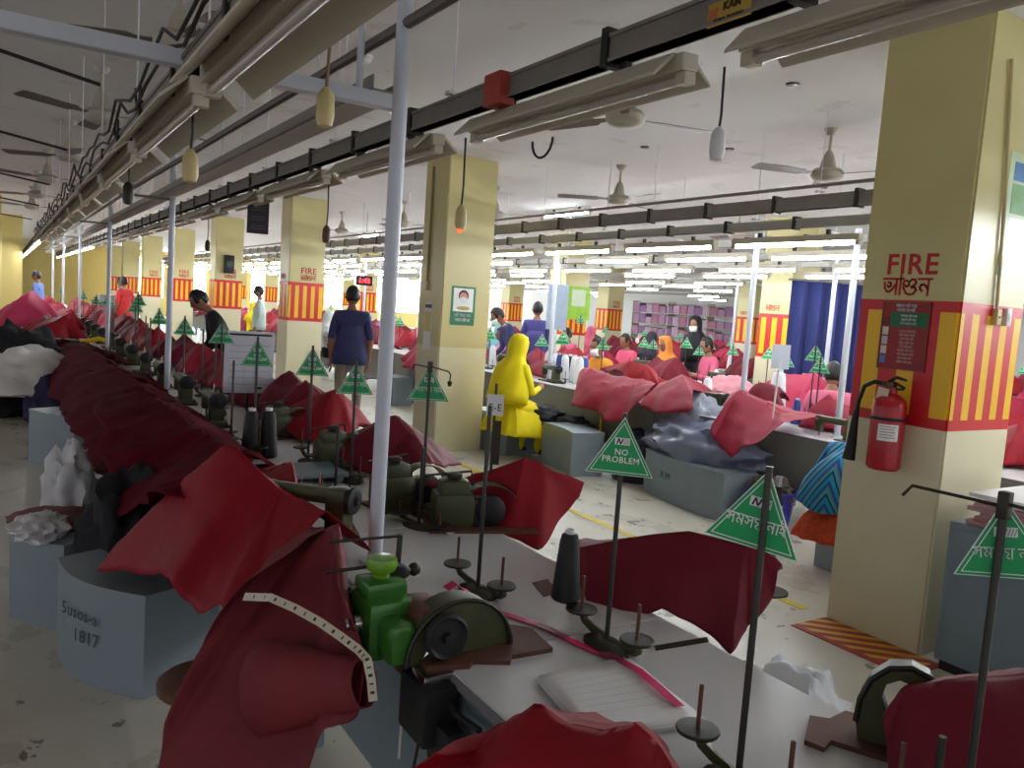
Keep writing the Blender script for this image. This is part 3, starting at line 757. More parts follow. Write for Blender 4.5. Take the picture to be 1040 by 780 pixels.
def put_sign(kind, px, py, d, label, group=None, yaw=0.0, roll=0.0, stand_label=None, back=.012, standgroup=None, k=1.0, tz=TZ, guide=False):
    """px,py: the apex in the photograph; d: its depth. The rod of its thread stand is just behind (back > 0) or in front"""
    p = at(px, py, d=d)
    src = S_EN if kind == 'en' else S_BN
    o = src if SN[kind] == 0 else dup(src); SN[kind] += 1
    v = Vector((-p.x, -p.y)).normalized(); rz = math.atan2(v.x, -v.y)
    o.location = p; o.rotation_euler = (0, roll, rz + yaw); o['label'] = label; o.scale = (k, k, k)
    if group: o['group'] = group
    elif 'group' in o: del o['group']
    if stand_label:
        b = Vector((p.x - v.x * back, p.y - v.y * back, tz))
        put_stand(tuple(b), yaw * .3, stand_label, standgroup, (p.z - tz + .012) / .62, guide)
    return p
def cone_proto(m):
    r = thing('thread_cone', 'x', 'thread cone')
    MB().lathe([(.03, 0), (.036, .006), (.035, .02), (.024, .15), (.02, .165), (.014, .168)], 18).build('thread', m, r)
    MB().lathe([(.012, .165), (.013, .178), (.009, .178), (.008, .17)], 14).build('core', M_PAPER, r)
    return freeze(r)
CONES = {'w': cone_proto(M_CONEW), 'b': cone_proto(M_CONEB), 'n': cone_proto(M_CONEN)}; CN = {'w': 0, 'b': 0, 'n': 0}
def put_cone(k, loc, label, group=None, s=1.0):
    o = CONES[k] if CN[k] == 0 else dup(CONES[k]); CN[k] += 1
    o.location = loc; o.scale = (s, s, s); o['label'] = label
    if group: o['group'] = group
    elif 'group' in o: del o['group']
    return o

GS = 'green triangle signs of the nearest line'
put_sign('en', 635, 425, 2.04, 'green NO PROBLEM triangle sign, the large clear one above the black thread cone', None, .05, .03, 'thread stand with rod behind the large NO PROBLEM sign', .01)
put_sign('bn', 781, 479, 1.46, 'large green triangle sign with Bengali lettering crossed by its dark rod, below the red extinguisher', None, -.1, .14, 'thread stand whose dark rod crosses the large Bengali triangle sign', -.016)
put_sign('bn', 1021, 508, 1.28, 'green triangle sign with Bengali lettering at right edge before the grey cabinet', None, .12, -.12, 'thread stand at the right edge before the grey cabinet', -.012, guide=True, k=.86)
put_sign('bn', 437, 371, 3.25, 'green Bengali triangle sign hanging in front of the plain mask-poster pillar', None, 0, 0, 'thread stand in front of the plain mask-poster pillar', -.014, guide=True)
put_sign('bn', 362, 369, 3.75, 'green Bengali triangle sign just left of the nearest white pole', None, 0, 0, 'thread stand just left of the nearest white pole', -.014)
put_sign('en', 318, 353, 4.1, 'green NO PROBLEM triangle sign in front of the banded pillar foot', None, 0, 0, 'thread stand in front of the banded pillar foot', -.014)
put_sign('en', 262, 344, 4.2, 'green NO PROBLEM triangle sign overlapping the white notice board', None, 0, 0, 'thread stand overlapping the white notice board', -.014)
for i, (px, py, d) in enumerate(((226, 327, 5.2), (188, 322, 5.6), (162, 314, 7.6), (138, 304, 6.9), (141, 297, 8.2), (98, 300, 11), (85, 296, 13), (62, 292, 15), (110, 299, 12.5))):
    put_sign('en' if i % 2 else 'bn', px, py, (RC @ (at(px, py, x=1.25) - CAMP)).z * -1, 'small green triangle sign along the nearest line, %s beyond the white notice board' % nth(i), GS, 0, 0, 'dark thread stand along the nearest line, %s beyond the white notice board' % nth(i), -.014, 'thread stands far along the nearest line')
# stands without a sign on the near table
q = at(485, 602, z=TZ); put_stand((q.x, q.y, TZ), .12, 'thread stand with two bare discs behind the green machine', None, .92)
q = at(985, 800, z=TZ)
q = at(425, 535, z=TZ); put_stand((q.x, q.y, TZ), .3, 'low thread stand behind the white pole with scraps on it', None, .5)
q = at(340, 505, z=TZ); put_stand((q.x, q.y, TZ), .2, 'thread stand with small disc left of the white pole', None, .5)
q = at(425, 640, z=TZ)
for i in range(14):
    y = 4.6 + 1.02*i
    put_stand((1.2 + .12*((i*7) % 3 - 1), y, TZ), .2*((i % 3) - 1), 'bare thread stand in the middle of the nearest line, %s past the white pole' % nth(i), 'bare thread stands of the nearest line', .75 + .2*((i*5 % 4)/4))
q = at(574, 609, z=TZ + .068); put_cone('b', (q.x, q.y, TZ + .068), 'tall black thread cone on the table before the NO PROBLEM sign', None, 1.12)
for i, (px, py, d) in enumerate(((255, 447, 4.15), (272, 450, 4.2))):
    q = at(px, py, d=d); put_cone('b', (q.x, q.y, TZ + .002), ('big black thread cone under the white notice board, left one', 'big black thread cone under the white notice board, right one')[i], 'big black thread cones by the notice board', 1.45)

# ------------------------------------------------------------------ hero covers on the near line
def cover(label, ridge, hem, m=0, group='red covers on the nearest line', th=.003, name='machine_cover', **k):
    o = tent(ridge, hem, **k).build(name, CLOTH[m] if isinstance(m, int) else m, angle=32, solid=th)
    return tag(o, label, 'machine cover', group)
A = at
C1 = cover('dusty red cover with a white measuring tape across it, beside the green machine',
  [A(316, 541, x=.79), A(343, 533, x=.84)],
  [A(352, 600, d=1.98), A(369, 664, d=1.9), A(360, 725, d=1.85), A(322, 742, d=1.85), A(300, 800, d=1.85), A(240, 850, d=1.85), A(150, 840, d=1.9), A(168, 772, d=2.0), A(183, 705, d=2.05), A(204, 648, d=2.12), A(250, 596, d=2.15), A(300, 546, x=.95), A(338, 545, x=.97)],
  CLOTH_DUST, nu=96, nv=24, convex=.28, folds=5, famp=.012, nz=.012, seed=3, soft=.7)
# the sleeve-like end on its right
a, b_ = A(276, 700, d=2.02), A(370, 694, d=1.86); ax = (b_ - a).normalized()
mb = MB(); n = 24; rings = []
up0 = Vector((0, 0, 1)); s0 = ax.cross(up0).normalized(); u0 = s0.cross(ax)
for k in range(9):
    t = k / 8; c = a.lerp(b_, t); rr = .125 - .07 * t ** .8
    rings.append([c + (s0 * math.cos(2*PI*j/n) * .8 + u0 * math.sin(2*PI*j/n)) * rr * (1 + .1 * noise.noise(Vector((j*.5, t*3, 1)))) for j in range(n)])
vs = [v for r_ in rings for v in r_]
fs = [(k*n + j, k*n + (j+1) % n, (k+1)*n + (j+1) % n, (k+1)*n + j) for k in range(8) for j in range(n)]
mb.add(vs, fs); mb.build('sleeve_end', CLOTH_DUST, C1, solid=.003)
# measuring tape lying over it
tp = [A(px, py, d=x) for px, py, x in ((248, 606, 2.1), (275, 607, 2.0), (300, 618, 1.95), (325, 632, 1.92), (348, 648, 1.89), (364, 660, 1.87), (373, 670, 1.84), (377, 690, 1.83), (379, 712, 1.83))]
dense = []
for i in range(len(tp) - 1):
    for k in range(5): dense.append(tp[i].lerp(tp[i+1], k/5))
dense.append(tp[-1])
push = [p + (CAMP - p).normalized() * .022 for p in dense]
t = MB().strip(push, .02, lambda i: (CAMP - push[i]) + Vector((0, 0, .3)), .0012).build('measuring_tape', mat('tape_white', (216, 208, 186), .5), smooth=False)
tag(t, 'white measuring tape with dark numerals lying across the dusty red cover', 'measuring tape')
mk = MB()
for i in range(2, len(push) - 1, 2):
    tdir = (push[min(i+1, len(push)-1)] - push[i-1]).normalized(); nn = ((CAMP - push[i]) + Vector((0, 0, .3))).normalized(); qd = tdir.cross(nn).normalized()
    nn = qd.cross(tdir).normalized()
    p = push[i] + nn * .0016
    mk.strip([p - qd*.0045, p + qd*.0045], .006 if i % 4 else .0035, nn, .0003)
mk.build('numerals', mat('print_black', (30, 30, 34), .5), t, smooth=False)

cover('bright red tented cover spilling over the curved grey stool',
  [A(228, 454, x=.70), A(240, 456, x=.73), A(262, 478, x=.78), A(284, 500, x=.83)],
  [A(97, 578, z=.46), A(140, 583, x=.43), A(172, 587, x=.47), A(186, 608, x=.5), A(206, 622, x=.53), A(225, 618, x=.56), A(250, 640, x=.6), A(290, 575, x=.74), A(330, 520, x=.88), (1.0, 2.35, .8), (1.0, 2.9, .8), (.85, 3.25, .82), A(180, 500, x=.58), A(135, 542, x=.47)],
  1, nu=96, nv=20, convex=.12, folds=9, famp=.012, nz=.010, seed=5, soft=.35)
cover('second red flap beside the bright red tented cover', [A(275, 480, x=.95), A(288, 470, x=1.0), A(296, 469, x=1.02)], [A(268, 500, x=.9), A(300, 494, x=.97), A(302, 485, x=1.05), A(296, 480, x=1.1), A(262, 478, x=1.0)], 1, nv=8, nu=40, famp=.004, nz=.006, seed=9)
# left side, going away
cover('dark maroon cover hanging in two points, next behind the bright red one',
  [A(150, 398, x=.78), A(190, 425, x=.84), A(232, 462, x=.86)],
  [A(250, 470, x=.95), A(228, 505, x=.72), A(205, 520, x=.62), A(160, 500, x=.5), A(114, 526, x=.43), A(106, 480, x=.41), A(96, 440, x=.42), A(108, 400, x=.6), (1.02, 4.9, .8), (1.06, 3.6, .8)],
  4, nu=88, nv=18, convex=.35, folds=8, famp=.032, nz=.03, seed=11)
cover('dark maroon cover second behind the bright red one along the left side',
  [A(112, 372, x=.76), A(150, 392, x=.84), A(165, 412, x=.86)],
  [A(178, 440, x=.9), A(140, 470, x=.6), A(98, 482, x=.42), A(80, 452, x=.39), A(66, 416, x=.4), A(84, 384, x=.6), (1.03, 6.0, .8), (1.03, 4.9, .8)],
  4, nu=72, nv=14, convex=.4, folds=8, famp=.032, nz=.03, seed=12)
cover('dark maroon cover third behind the bright red one along the left side',
  [A(82, 352, x=.74), A(105, 362, x=.84), A(120, 376, x=.86)],
  [A(130, 400, x=.9), A(98, 430, x=.6), A(66, 424, x=.42), A(52, 398, x=.4), A(44, 374, x=.44), A(62, 358, x=.6), (1.03, 8.0, .8), (1.03, 6.2, .8)],
  4, nu=72, nv=14, convex=.4, folds=8, famp=.032, nz=.03, seed=13)
cover('dark maroon cover fourth behind the bright red one along the left side',
  [A(66, 345, x=.78), A(88, 349, x=.86)], [A(104, 366, x=.9), A(72, 390, x=.6), A(42, 376, x=.42), A(46, 352, x=.6), (1.03, 10.2, .8), (1.03, 8.4, .8)],
  4, nu=60, nv=12, convex=.45, folds=7, famp=.032, nz=.03, seed=14)
cover('bright red cover at bottom centre with two rounded peaks, next to the papers',
  [A(480, 765, x=.80), A(522, 732, x=.86), A(546, 712, x=.9), A(575, 736, x=.93), A(612, 744, x=.96), A(645, 735, x=1.0), A(668, 756, x=1.02)],
  [A(690, 795, x=1.0), A(640, 860, x=.85), A(540, 880, x=.75), A(440, 860, x=.66), A(405, 800, x=.64), A(440, 770, x=.70), A(500, 735, x=.88), A(548, 722, x=1.0), A(640, 740, x=1.10), A(680, 762, x=1.12)],
  1, nu=96, nv=18, convex=.22, folds=9, famp=.012, nz=.010, seed=6, soft=.4)
# right side
cover('red cover in mid table with a point toward the grey stool, behind the white pole',
  [A(470, 487, x=1.62), A(533, 466, x=1.75), A(560, 478, x=1.85)],
  [A(596, 490, x=2.02), A(580, 520, x=1.95), A(549, 560, x=1.78), A(515, 545, x=1.66), A(484, 524, x=1.6), A(462, 505, x=1.55), A(440, 496, x=1.5), (1.45, 3.2, .8), (1.8, 3.1, .78), (2.1, 2.75, .8)],
  1, nu=84, nv=18, convex=.2, folds=7, famp=.012, nz=.012, seed=21, soft=.3)
cover('wide maroon cover right of the NO PROBLEM sign, drooping to a point over the aisle',
  [A(590, 556, x=1.52), A(640, 545, x=1.66), A(700, 541, x=1.78), A(765, 556, x=1.86)],
  [A(796, 574, x=1.95), A(778, 604, x=1.92), A(752, 640, x=1.84), A(737, 664, x=1.78), A(705, 640, x=1.7), A(672, 622, x=1.62), A(640, 628, x=1.56), A(600, 612, x=1.5), A(584, 562, x=1.5), (1.75, 2.35, .76), (1.95, 2.05, .78), (2.1, 1.7, .82)],
  0, nu=96, nv=18, convex=.3, folds=7, famp=.014, nz=.014, seed=22, soft=.4)
cover('maroon cover at the lower right corner before the arched machine',
  [A(915, 705, x=1.50), A(985, 692, x=1.6), A(1080, 684, x=1.75)],
  [A(1130, 760, x=1.72), A(1050, 860, x=1.5), A(940, 850, x=1.4), A(905, 785, x=1.42), A(900, 730, x=1.46), A(908, 712, x=1.6), (1.85, .95, .76), (2.1, .8, .76)],
  0, nu=84, nv=16, convex=.6, folds=6, famp=.010, nz=.012, seed=23)
cover('maroon cover with high peak directly left of the mask-poster pillar foot',
  [A(355, 440, x=1.55), A(404, 421, x=1.7), A(420, 440, x=1.75)],
  [A(453, 476, x=1.85), A(440, 470, x=1.75), A(415, 480, x=1.62), A(380, 490, x=1.5), A(345, 462, x=1.4), A(340, 445, x=1.45), (1.5, 4.1, .82), (1.8, 4.1, .78), (2.05, 3.7, .78)],
  0, nu=72, nv=14, convex=.25, folds=8, famp=.014, nz=.014, seed=24, soft=.3)
cover('red cover with sharp peak below the green sign left of the white pole',
  [A(300, 410, x=1.55), A(340, 396, x=1.72)],
  [A(366, 432, x=1.85), A(350, 446, x=1.7), A(318, 450, x=1.5), A(290, 440, x=1.4), A(284, 424, x=1.45), (1.8, 5.2, .78), (2.05, 4.8, .78)],
  1, nu=64, nv=12, convex=.25, folds=7, famp=.014, nz=.014, seed=25, soft=.3)
cover('maroon cover with dark peak just right of the white notice board',
  [A(278, 388, x=1.55), A(287, 381, x=1.62)],
  [A(310, 408, x=1.8), A(300, 424, x=1.6), A(272, 430, x=1.4), A(262, 412, x=1.4), (1.7, 6.2, .78), (2.0, 5.7, .78)],
  0, nu=56, nv=12, convex=.25, folds=7, famp=.014, nz=.014, seed=26, soft=.3)

# ------------------------------------------------------------------ covers further away, shared shapes
def cover_proto(seed, m):
    r = random.Random(seed); j = lambda s: r.uniform(-s, s)
    hem = [(-.38 + j(.05), .2 + j(.03), .02), (-.42 + j(.05), -.1, .04), (-.4 + j(.06), -.42 + j(.06), -.14 + j(.08)), (-.1 + j(.08), -.42 + j(.05), -.1 + j(.08)), (.12 + j(.08), -.46 + j(.05), -.2 + j(.08)), (.4 + j(.06), -.4 + j(.06), -.12 + j(.08)), (.42 + j(.05), -.08, .04), (.38 + j(.05), .2 + j(.03), .02), (0, .22, .03)]
    ridge = [(-.22 + j(.05), -.02 + j(.05), .3 + j(.05)), (j(.1), -.05 + j(.05), .26 + j(.05)), (.22 + j(.05), j(.05), .33 + j(.06))]
    o = tent(ridge, hem, nu=60, nv=12, convex=.3 + j(.15), folds=9, famp=.03, nz=.022, seed=seed, soft=.4).build('machine_cover', CLOTH[m], angle=32, solid=.003)
    tag(o, 'x', 'machine cover'); return o
PRO = [[cover_proto(40 + 5*m + i, m) for i in range(3)] for m in range(4)]; PN = {}
def put_cover(m, i, loc, rz, label, group, s=1.0):
    key = (m, i); src = PRO[m][i]
    if key not in PN: o = src; PN[key] = 1
    else: o = src.copy(); COL.objects.link(o)
    o.location = loc; o.rotation_euler = (0, 0, rz); o.scale = (s, s, s); o['label'] = label; o['group'] = group
    return o
for i in range(20):
    y = 5.3 + 1.0*i
    put_cover((0, 0, 1, 2)[i % 4], i % 3, (1.62, y, TZ), PI/2 + rnd.uniform(-.2, .2), 'maroon cover on the aisle side of the nearest line, %s past the white notice board' % nth(i), 'covers on the aisle side of the nearest line', rnd.uniform(.82, 1.02))
for i in range(16):
    y = 10.6 + 1.08*i
    if i in (0, 1, 2, 3): continue
    put_cover((1, 2, 1, 3)[i % 4], (i + 1) % 3, (.92, y, TZ), -PI/2 + rnd.uniform(-.2, .2), 'red cover on the left side of the nearest line, far end, %s in the row' % nth(i - 4), 'covers far along the left side of the nearest line', rnd.uniform(.85, 1.1))
put_cover(3, 0, (.45, 15.6, .72), -PI/2, 'large rose red cover heap at far left below the lit tube lights', 'red cover heap at far left', 1.9)
put_cover(1, 1, (.62, 13.6, .7), -PI/2 + .3, 'red cover lying lower in front of the large rose heap at far left', 'red cover heap at far left', 1.3)
# uncovered machines and clutter along the near line
for i in range(12):
    y = 5.0 + 1.0*i
    put_machine(1.12, y + .3, -PI/2, 'dark sewing machine left uncovered in the nearest line, %s past the white notice board' % nth(i), 'uncovered machines of the nearest line')
put_machine(*at(312, 540, z=TZ).xy, -PI/2 + .75, 'olive sewing machine half under the bright red tented cover')
def dark_overlock():
    r = thing('overlock_machine', 'x', 'sewing machine')
    MB().rbox((-.10, -.06, .0), (.06, .08, .14), .03).rbox((-.08, -.05, .1), (.04, .05, .19), .025).build('body', M_OLIVE, r)
    MB().rbox((.03, -.05, .0), (.14, .05, .12), .025).build('gear_case', M_STEEL, r)
    pts = [(.12 + .15*math.cos(PI - PI*k/18), .0, .17*math.sin(PI*k/18)) for k in range(19)]
    MB().strip(pts, .07, lambda i: (math.cos(PI - PI*i/18), 0, math.sin(PI*i/18) + .001), .004).build('belt_guard', M_OLIVE, r, angle=60)
    MB().lathe([(.012, 0), (.055, 0), (.06, .008), (.06, .022), (.05, .03), (.012, .034)], 24, M=Matrix.Translation((.12, -.03, .075)) @ Matrix.Rotation(PI/2, 4, 'X')).build('hand_wheel', M_BLACK, r)
    MB().prism([(-.12, -.1), (.3, -.11), (.31, .09), (-.12, .1)], 0, .01).build('base_plate', M_RUST, r, smooth=False)
    MB().lathe([(.02, .185), (.03, .195), (.03, .21), (.012, .215)], 16, o=(-.02, 0, 0)).build('oil_cup', M_STEEL, r)
    MB().tube([(-.14, .0, .2), (.05, .02, .215), (.06, .02, .16)], .005, 6).build('thread_arm', M_STEEL, r)
    return freeze(r)
OV = dark_overlock()
for i, (x, y, rz, lb) in enumerate(((1.40, 3.05, .1, 'dark overlock machine with round guard beside the mid-table red cover'), (1.50, 2.70, -.3, 'olive overlock machine half under the mid-table red cover'), (1.42, 3.85, .1, 'dark overlock machine with round guard under the high-peaked maroon cover'), (1.40, 4.75, .1, 'dark overlock machine with round guard before the sharp-peaked red cover'))):
    o = OV if i == 0 else dup(OV); o.location = (x, y, TZ); o.rotation_euler = (0, 0, rz); o['label'] = lb
tag(MB().rbox((1.0, 3.5, TZ + .03), (1.36, 3.78, TZ + .05), .005).box((1.02, 3.52, TZ + .001), (1.05, 3.76, TZ + .03)).box((1.31, 3.52, TZ + .001), (1.34, 3.76, TZ + .03)).build('grey_tray', M_BLUEGREY, smooth=False), 'flat blue-grey metal tray lying across the table left of the white pole', 'tray')
q = at(302, 440, z=TZ); tag(MB().lathe([(.05, 0), (.06, .01), (.055, .12), (.04, .15), (.01, .155)], 20, M=Matrix.Translation((q.x, q.y, TZ + .001))).build('grey_cover_cap', M_STOOL), 'rounded grey plastic cap standing right of the big black thread cones', 'cap')
# ------------------------------------------------------------------ the green machine in front
t = thing('overlock_machine', 'green overlock machine with round dark handwheel on the near table edge', 'sewing machine', (.845, 1.76, TZ), 0)
def MM(x, y, z): return Matrix.Translation((x, y, z))
b = MB(); b.rbox((-.10, -.02, -.02), (.03, .15, .13), .025).rbox((-.09, .02, .12), (.02, .12, .165), .015).rbox((-.075, -.1, .0), (-.01, .0, .1), .02)
b.build('body', M_GREEN, t)
MB().rbox((.0, -.085, .0), (.085, .05, .125), .02).rbox((-.02, -.06, -.05), (.06, .04, .03), .01).build('gear_case', M_RUST, t)
MB().lathe([(.02, .16), (.022, .175), (.036, .185), (.04, .2), (.036, .215), (.02, .217)], 20, o=(-.035, .07, 0)).build('oil_cup', M_LIME, t)
# half-round belt guard standing across the table
poly = [(.0, 0)] + [(.15 + .17*math.cos(PI - PI*k/16), .145*math.sin(PI*k/16)) for k in range(17)] + [(.32, 0)]
Mg = Matrix(((.86,0,0,-.02),(0,0,1,-.10),(0,1,0,.0),(0,0,0,1)))
g = MB().prism(poly, 0, .07, M=Mg); g.build('belt_guard', M_OLIVE, t, angle=50)
MB().tube([(-.02 + .86*p[0], -.105, p[1]) for p in poly[1:-1]], .006, 6).build('guard_rim', M_STEEL, t)
w = MB().lathe([(.012, 0), (.05, .0), (.056, .006), (.056, .022), (.05, .028), (.042, .02), (.014, .02), (.012, .034)], 28, M=MM(.055, -.112, .07) @ Matrix.Rotation(PI/2, 4, 'X'))
w.build('hand_wheel', M_BLACK, t)
MB().tube([(.055 + .054*math.cos(a), -.128, .07 + .054*math.sin(a)) for a in [2*PI*k/28 for k in range(28)]], .003, 6, closed=True).build('wheel_rim', M_STEEL, t)
bp = MB(); bp.prism([(.0, -.14), (.1, -.17), (.12, -.15), (.2, -.19), (.22, -.165), (.34, -.17), (.36, -.04), (.30, .02), (.0, .02)], 0, .012); bp.build('base_plate', M_RUST, t, smooth=False)
k = MB(); k.lathe([(.016, 0), (.02, .004), (.02, .02), (.014, .024), (.014, .036), (.01, .04)], 18, M=MM(-.1, .03, .07) @ Matrix.Rotation(-PI/2, 4, 'Y')); k.build('tension_knob', M_CHROME, t)
a_ = MB(); a_.tube([(-.15, .16, .16), (-.02, .14, .17), (.05, .16, .18)], .005, 8).tube([(-.12, .1, .12), (.06, .12, .15)], .0035, 8).tube([(.05, .16, .15), (.055, .165, .24)], .008, 8).tube([(-.14, .17, .235), (.055, .165, .235)], .004, 8)
a_.ball((.08, .12, .155), .018).build('thread_arms', M_STEEL, t)
MB().lathe([(.03, 0), (.036, .006), (.036, .02), (.02, .03)], 20, o=(.02, .1, .15)).build('tension_dial', M_BLACK, t)
p_ = MB(); p_.tube([(-.04, -.06, .02), (-.0, -.085, -.0), (.03, -.1, .03), (.035, -.11, .045)], [.007, .009, .008, .004], 8); p_.build('presser_lever', M_CHROME, t)
u = MB(); u.rbox((-.03, -.2, -.16), (.06, -.06, -.02), .01).rbox((-.0, -.26, -.2), (.05, -.16, -.1), .01); u.build('motor_bracket', M_BLACK, t)
MB().rbox((-.02, -.17, -.03), (.07, -.1, -.0), .006).build('clamp_plate', M_CHROME, t)
q = at(412, 655, x=.87); q2 = at(405, 770, x=.87)
tag(MB().tube([q, q.lerp(q2, .3) + Vector((.004, 0, 0)), q2], .0035, 6).build('hanging_chain', M_WHITE), 'thin white pull chain hanging from the green machine', 'chain')
conduit('dark drooping belt under the green machine', [at(447, 690, x=.88), at(462, 725, x=.88), at(487, 742, x=.885)], .008, M_BLACK, 'drive_belt', 'belt')
conduit('thin dark wire hanging below the green machine', [at(428, 740, x=.86), at(418, 790, x=.85)], .004, M_CABLE, 'hanging_wire', 'wire')

# ------------------------------------------------------------------ arched machine at right
pa = at(868, 752, z=TZ); t = thing('arched_machine', 'olive machine with open arch-shaped arm at the right end of the near table', 'sewing machine', (pa.x + .03, pa.y, TZ), 0)
v = Vector((at(940, 740, x=pa.x + .22).x - pa.x, .0))
Ma = Matrix.Translation((-.02, 0, 0)) @ Matrix.Rotation(-1.0, 4, 'Z')
out = [(0, 0), (-.005, .08), (.005, .13), (.03, .165), (.065, .185), (.105, .185), (.13, .165), (.142, .10), (.142, .03)]
inn = [(.105, .03), (.105, .11), (.095, .145), (.075, .155), (.055, .145), (.05, .12), (.085, .06), (.09, .0)]
ex = MB(); n = len(out)
def strip_solid(mb, o_, i_, y0, y1, M):
    m_ = min(len(o_), len(i_))
    for k in range(m_ - 1):
        a, b, c, d = o_[k], o_[k+1], i_[k+1], i_[k]
        P_ = [Vector((p[0], y0, p[1])) for p in (a, b, c, d)] + [Vector((p[0], y1, p[1])) for p in (a, b, c, d)]
        mb.add([M @ p for p in P_], [(3,2,1,0),(4,5,6,7),(0,1,5,4),(1,2,6,5),(2,3,7,6),(3,0,4,7)])
o_ = [(0, 0), (-.008, .05), (-.004, .1), (.012, .145), (.045, .178), (.085, .188), (.12, .176), (.14, .14), (.15, .08), (.152, .02)]
i_ = [(.085, 0), (.068, .04), (.05, .08), (.036, .115), (.042, .142), (.066, .157), (.095, .15), (.112, .12), (.122, .07), (.126, .02)]
strip_solid(ex, o_, i_, -.022, .03, Ma); ex.build('arch_arm', M_OLIVE, t, angle=50)
MB().tube([Ma @ Vector((p[0], -.023, p[1])) for p in o_[1:9]], .007, 6).build('worn_edge', M_STEEL, t)
MB().prism([(-.1, -.09), (-.06, -.1), (-.05, -.06), (.17, -.08), (.17, .09), (-.03, .1), (-.06, .04), (-.1, .03)], .001, .012, M=Ma).build('base_plate', M_RUST, t, smooth=False)
q = at(908, 770, z=TZ + .07); 
t2 = put_stand((1.36, .70, TZ), .3, 'thread stand with green disc in front of the arched machine', None, .3)

# ------------------------------------------------------------------ things on the near table
def quad(pts, z, name, m, label, cat, n=1, group=None):
    P_ = [at(px, py, z=z) for px, py in pts]; mb = MB()
    mb.add([p.copy() for p in P_] + [p + Vector((0, 0, .001)) for p in P_], [(3,2,1,0),(4,5,6,7),(0,1,5,4),(1,2,6,5),(2,3,7,6),(3,0,4,7)])
    return tag(mb.build(name, m, smooth=False), label, cat, group)
t = thing('paper_stack', 'stack of loose white paper sheets on the near table under the pink ribbon', 'papers', tuple(at(640, 712, z=TZ)), 0)
base = [Vector((at(px, py, z=TZ + .001) - at(640, 712, z=TZ))) for px, py in ((548, 692), (636, 672), (716, 738), (600, 752))]
for k in range(7):
    j = Vector((rnd.uniform(-.012, .012), rnd.uniform(-.012, .012), 0)); z0 = .001 + k * .0016
    mb = MB(); P_ = [p + j + Vector((0, 0, z0)) for p in base]
    ce = (P_[0] + P_[1] + P_[2] + P_[3]) / 4; vs = []; fs = []; g = 8
    for a in range(g + 1):
        for b in range(g + 1):
            u_, v_ = a / g, b / g
            p = P_[0].lerp(P_[1], u_).lerp(P_[3].lerp(P_[2], u_), v_)
            p.z += (.004 * (k / 6)) * max(0, noise.noise(Vector((u_*2 + k, v_*2, k)))) * 2; vs.append(p)
    for a in range(g):
        for b in range(g): fs.append((a*(g+1) + b, a*(g+1) + b + 1, (a+1)*(g+1) + b + 1, (a+1)*(g+1) + b))
    mb.add(vs, fs); s = mb.build('sheet', M_PAPER, t, solid=.0006)
    if k == 6:
        r_ = MB()
        for q_ in range(7):
            a1 = P_[0].lerp(P_[3], .15 + q_*.1).lerp(P_[1].lerp(P_[2], .15 + q_*.1), .12); a2 = P_[0].lerp(P_[3], .15 + q_*.1).lerp(P_[1].lerp(P_[2], .15 + q_*.1), .85)
            r_.strip([a1 + Vector((0,0,.0075)), a2 + Vector((0,0,.0075))], .0012, (0,0,1), .0002)
        r_.build('ruled_lines', mat('ruling_grey', (196, 198, 206), .7), s, smooth=False)
rp = [at(px, py, z=TZ + h) for px, py, h in ((453, 598, .05), (462, 592, .06), (472, 600, .03), (484, 616, .012), (520, 626, .004), (545, 634, .004), (575, 648, .004), (605, 662, .004), (625, 668, .01), (648, 680, .018), (668, 697, .02), (690, 717, .016))]
dn = []
for i in range(len(rp) - 1):
    for k in range(4): dn.append(rp[i].lerp(rp[i+1], k / 4))
dn.append(rp[-1])
t = MB().strip(dn, .026, (.1, -.15, 1), .0012).build('pink_ribbon', mat('ribbon_pink', (224, 36, 110), .45, var=.08), smooth=False)
tag(t, 'bright pink ribbon with darker bands trailing across the near table and papers', 'ribbon')
dk = MB()
for i0, i1 in ((20, 25), (29, 34)): dk.strip([p + Vector((0, 0, .0032)) for p in dn[i0:i1]], .0264, (.1, -.15, 1), .0004)
dk.build('dark_bands', mat('ribbon_dark', (128, 24, 72), .5), t, smooth=False)
quad(((664, 656), (718, 647), (720, 652), (666, 661)), TZ + .001, 'ruler', M_STEEL, 'thin dark steel ruler lying near the maroon cover by the big triangle sign', 'ruler')
quad(((330, 528), (356, 527), (366, 545), (340, 547)), TZ + .001, 'metal_plate', M_RUST, 'flat rusty plate on the table left of the white pole', 'plate')
quad(((540, 592), (556, 588), (568, 602), (552, 606)), TZ + .001, 'metal_plate', M_RUST, 'flat rusty plate beside the tall black thread cone', 'plate')
for i, pts in enumerate((((430, 520), (440, 519), (462, 541), (455, 543)), ((470, 534), (486, 536), (484, 541), (470, 540)), ((388, 492), (400, 488), (404, 498), (394, 502)))):
    quad(pts, TZ + .004, 'fabric_scrap', M_PAPER, 'small white fabric scrap on the near table, %s behind the green machine' % nth(i), 'fabric scrap', group='white scraps on the near table')
t = lump_thing('plastic_bag', 'crumpled clear-white plastic bag below the table edge under the maroon drooping cover', 'plastic bag', tuple(at(806, 690, z=.25)), (.15, .24, .2), mat('plastic_clear', (226, 230, 238), .25, alpha=.55, var=.08, scale=12, bump=.4, bscale=14), 4, amp=.35)
t.location.z = .0
for i, (px, py, d) in enumerate(((352, 470, 3.9), (396, 478, 3.6))):
    pass

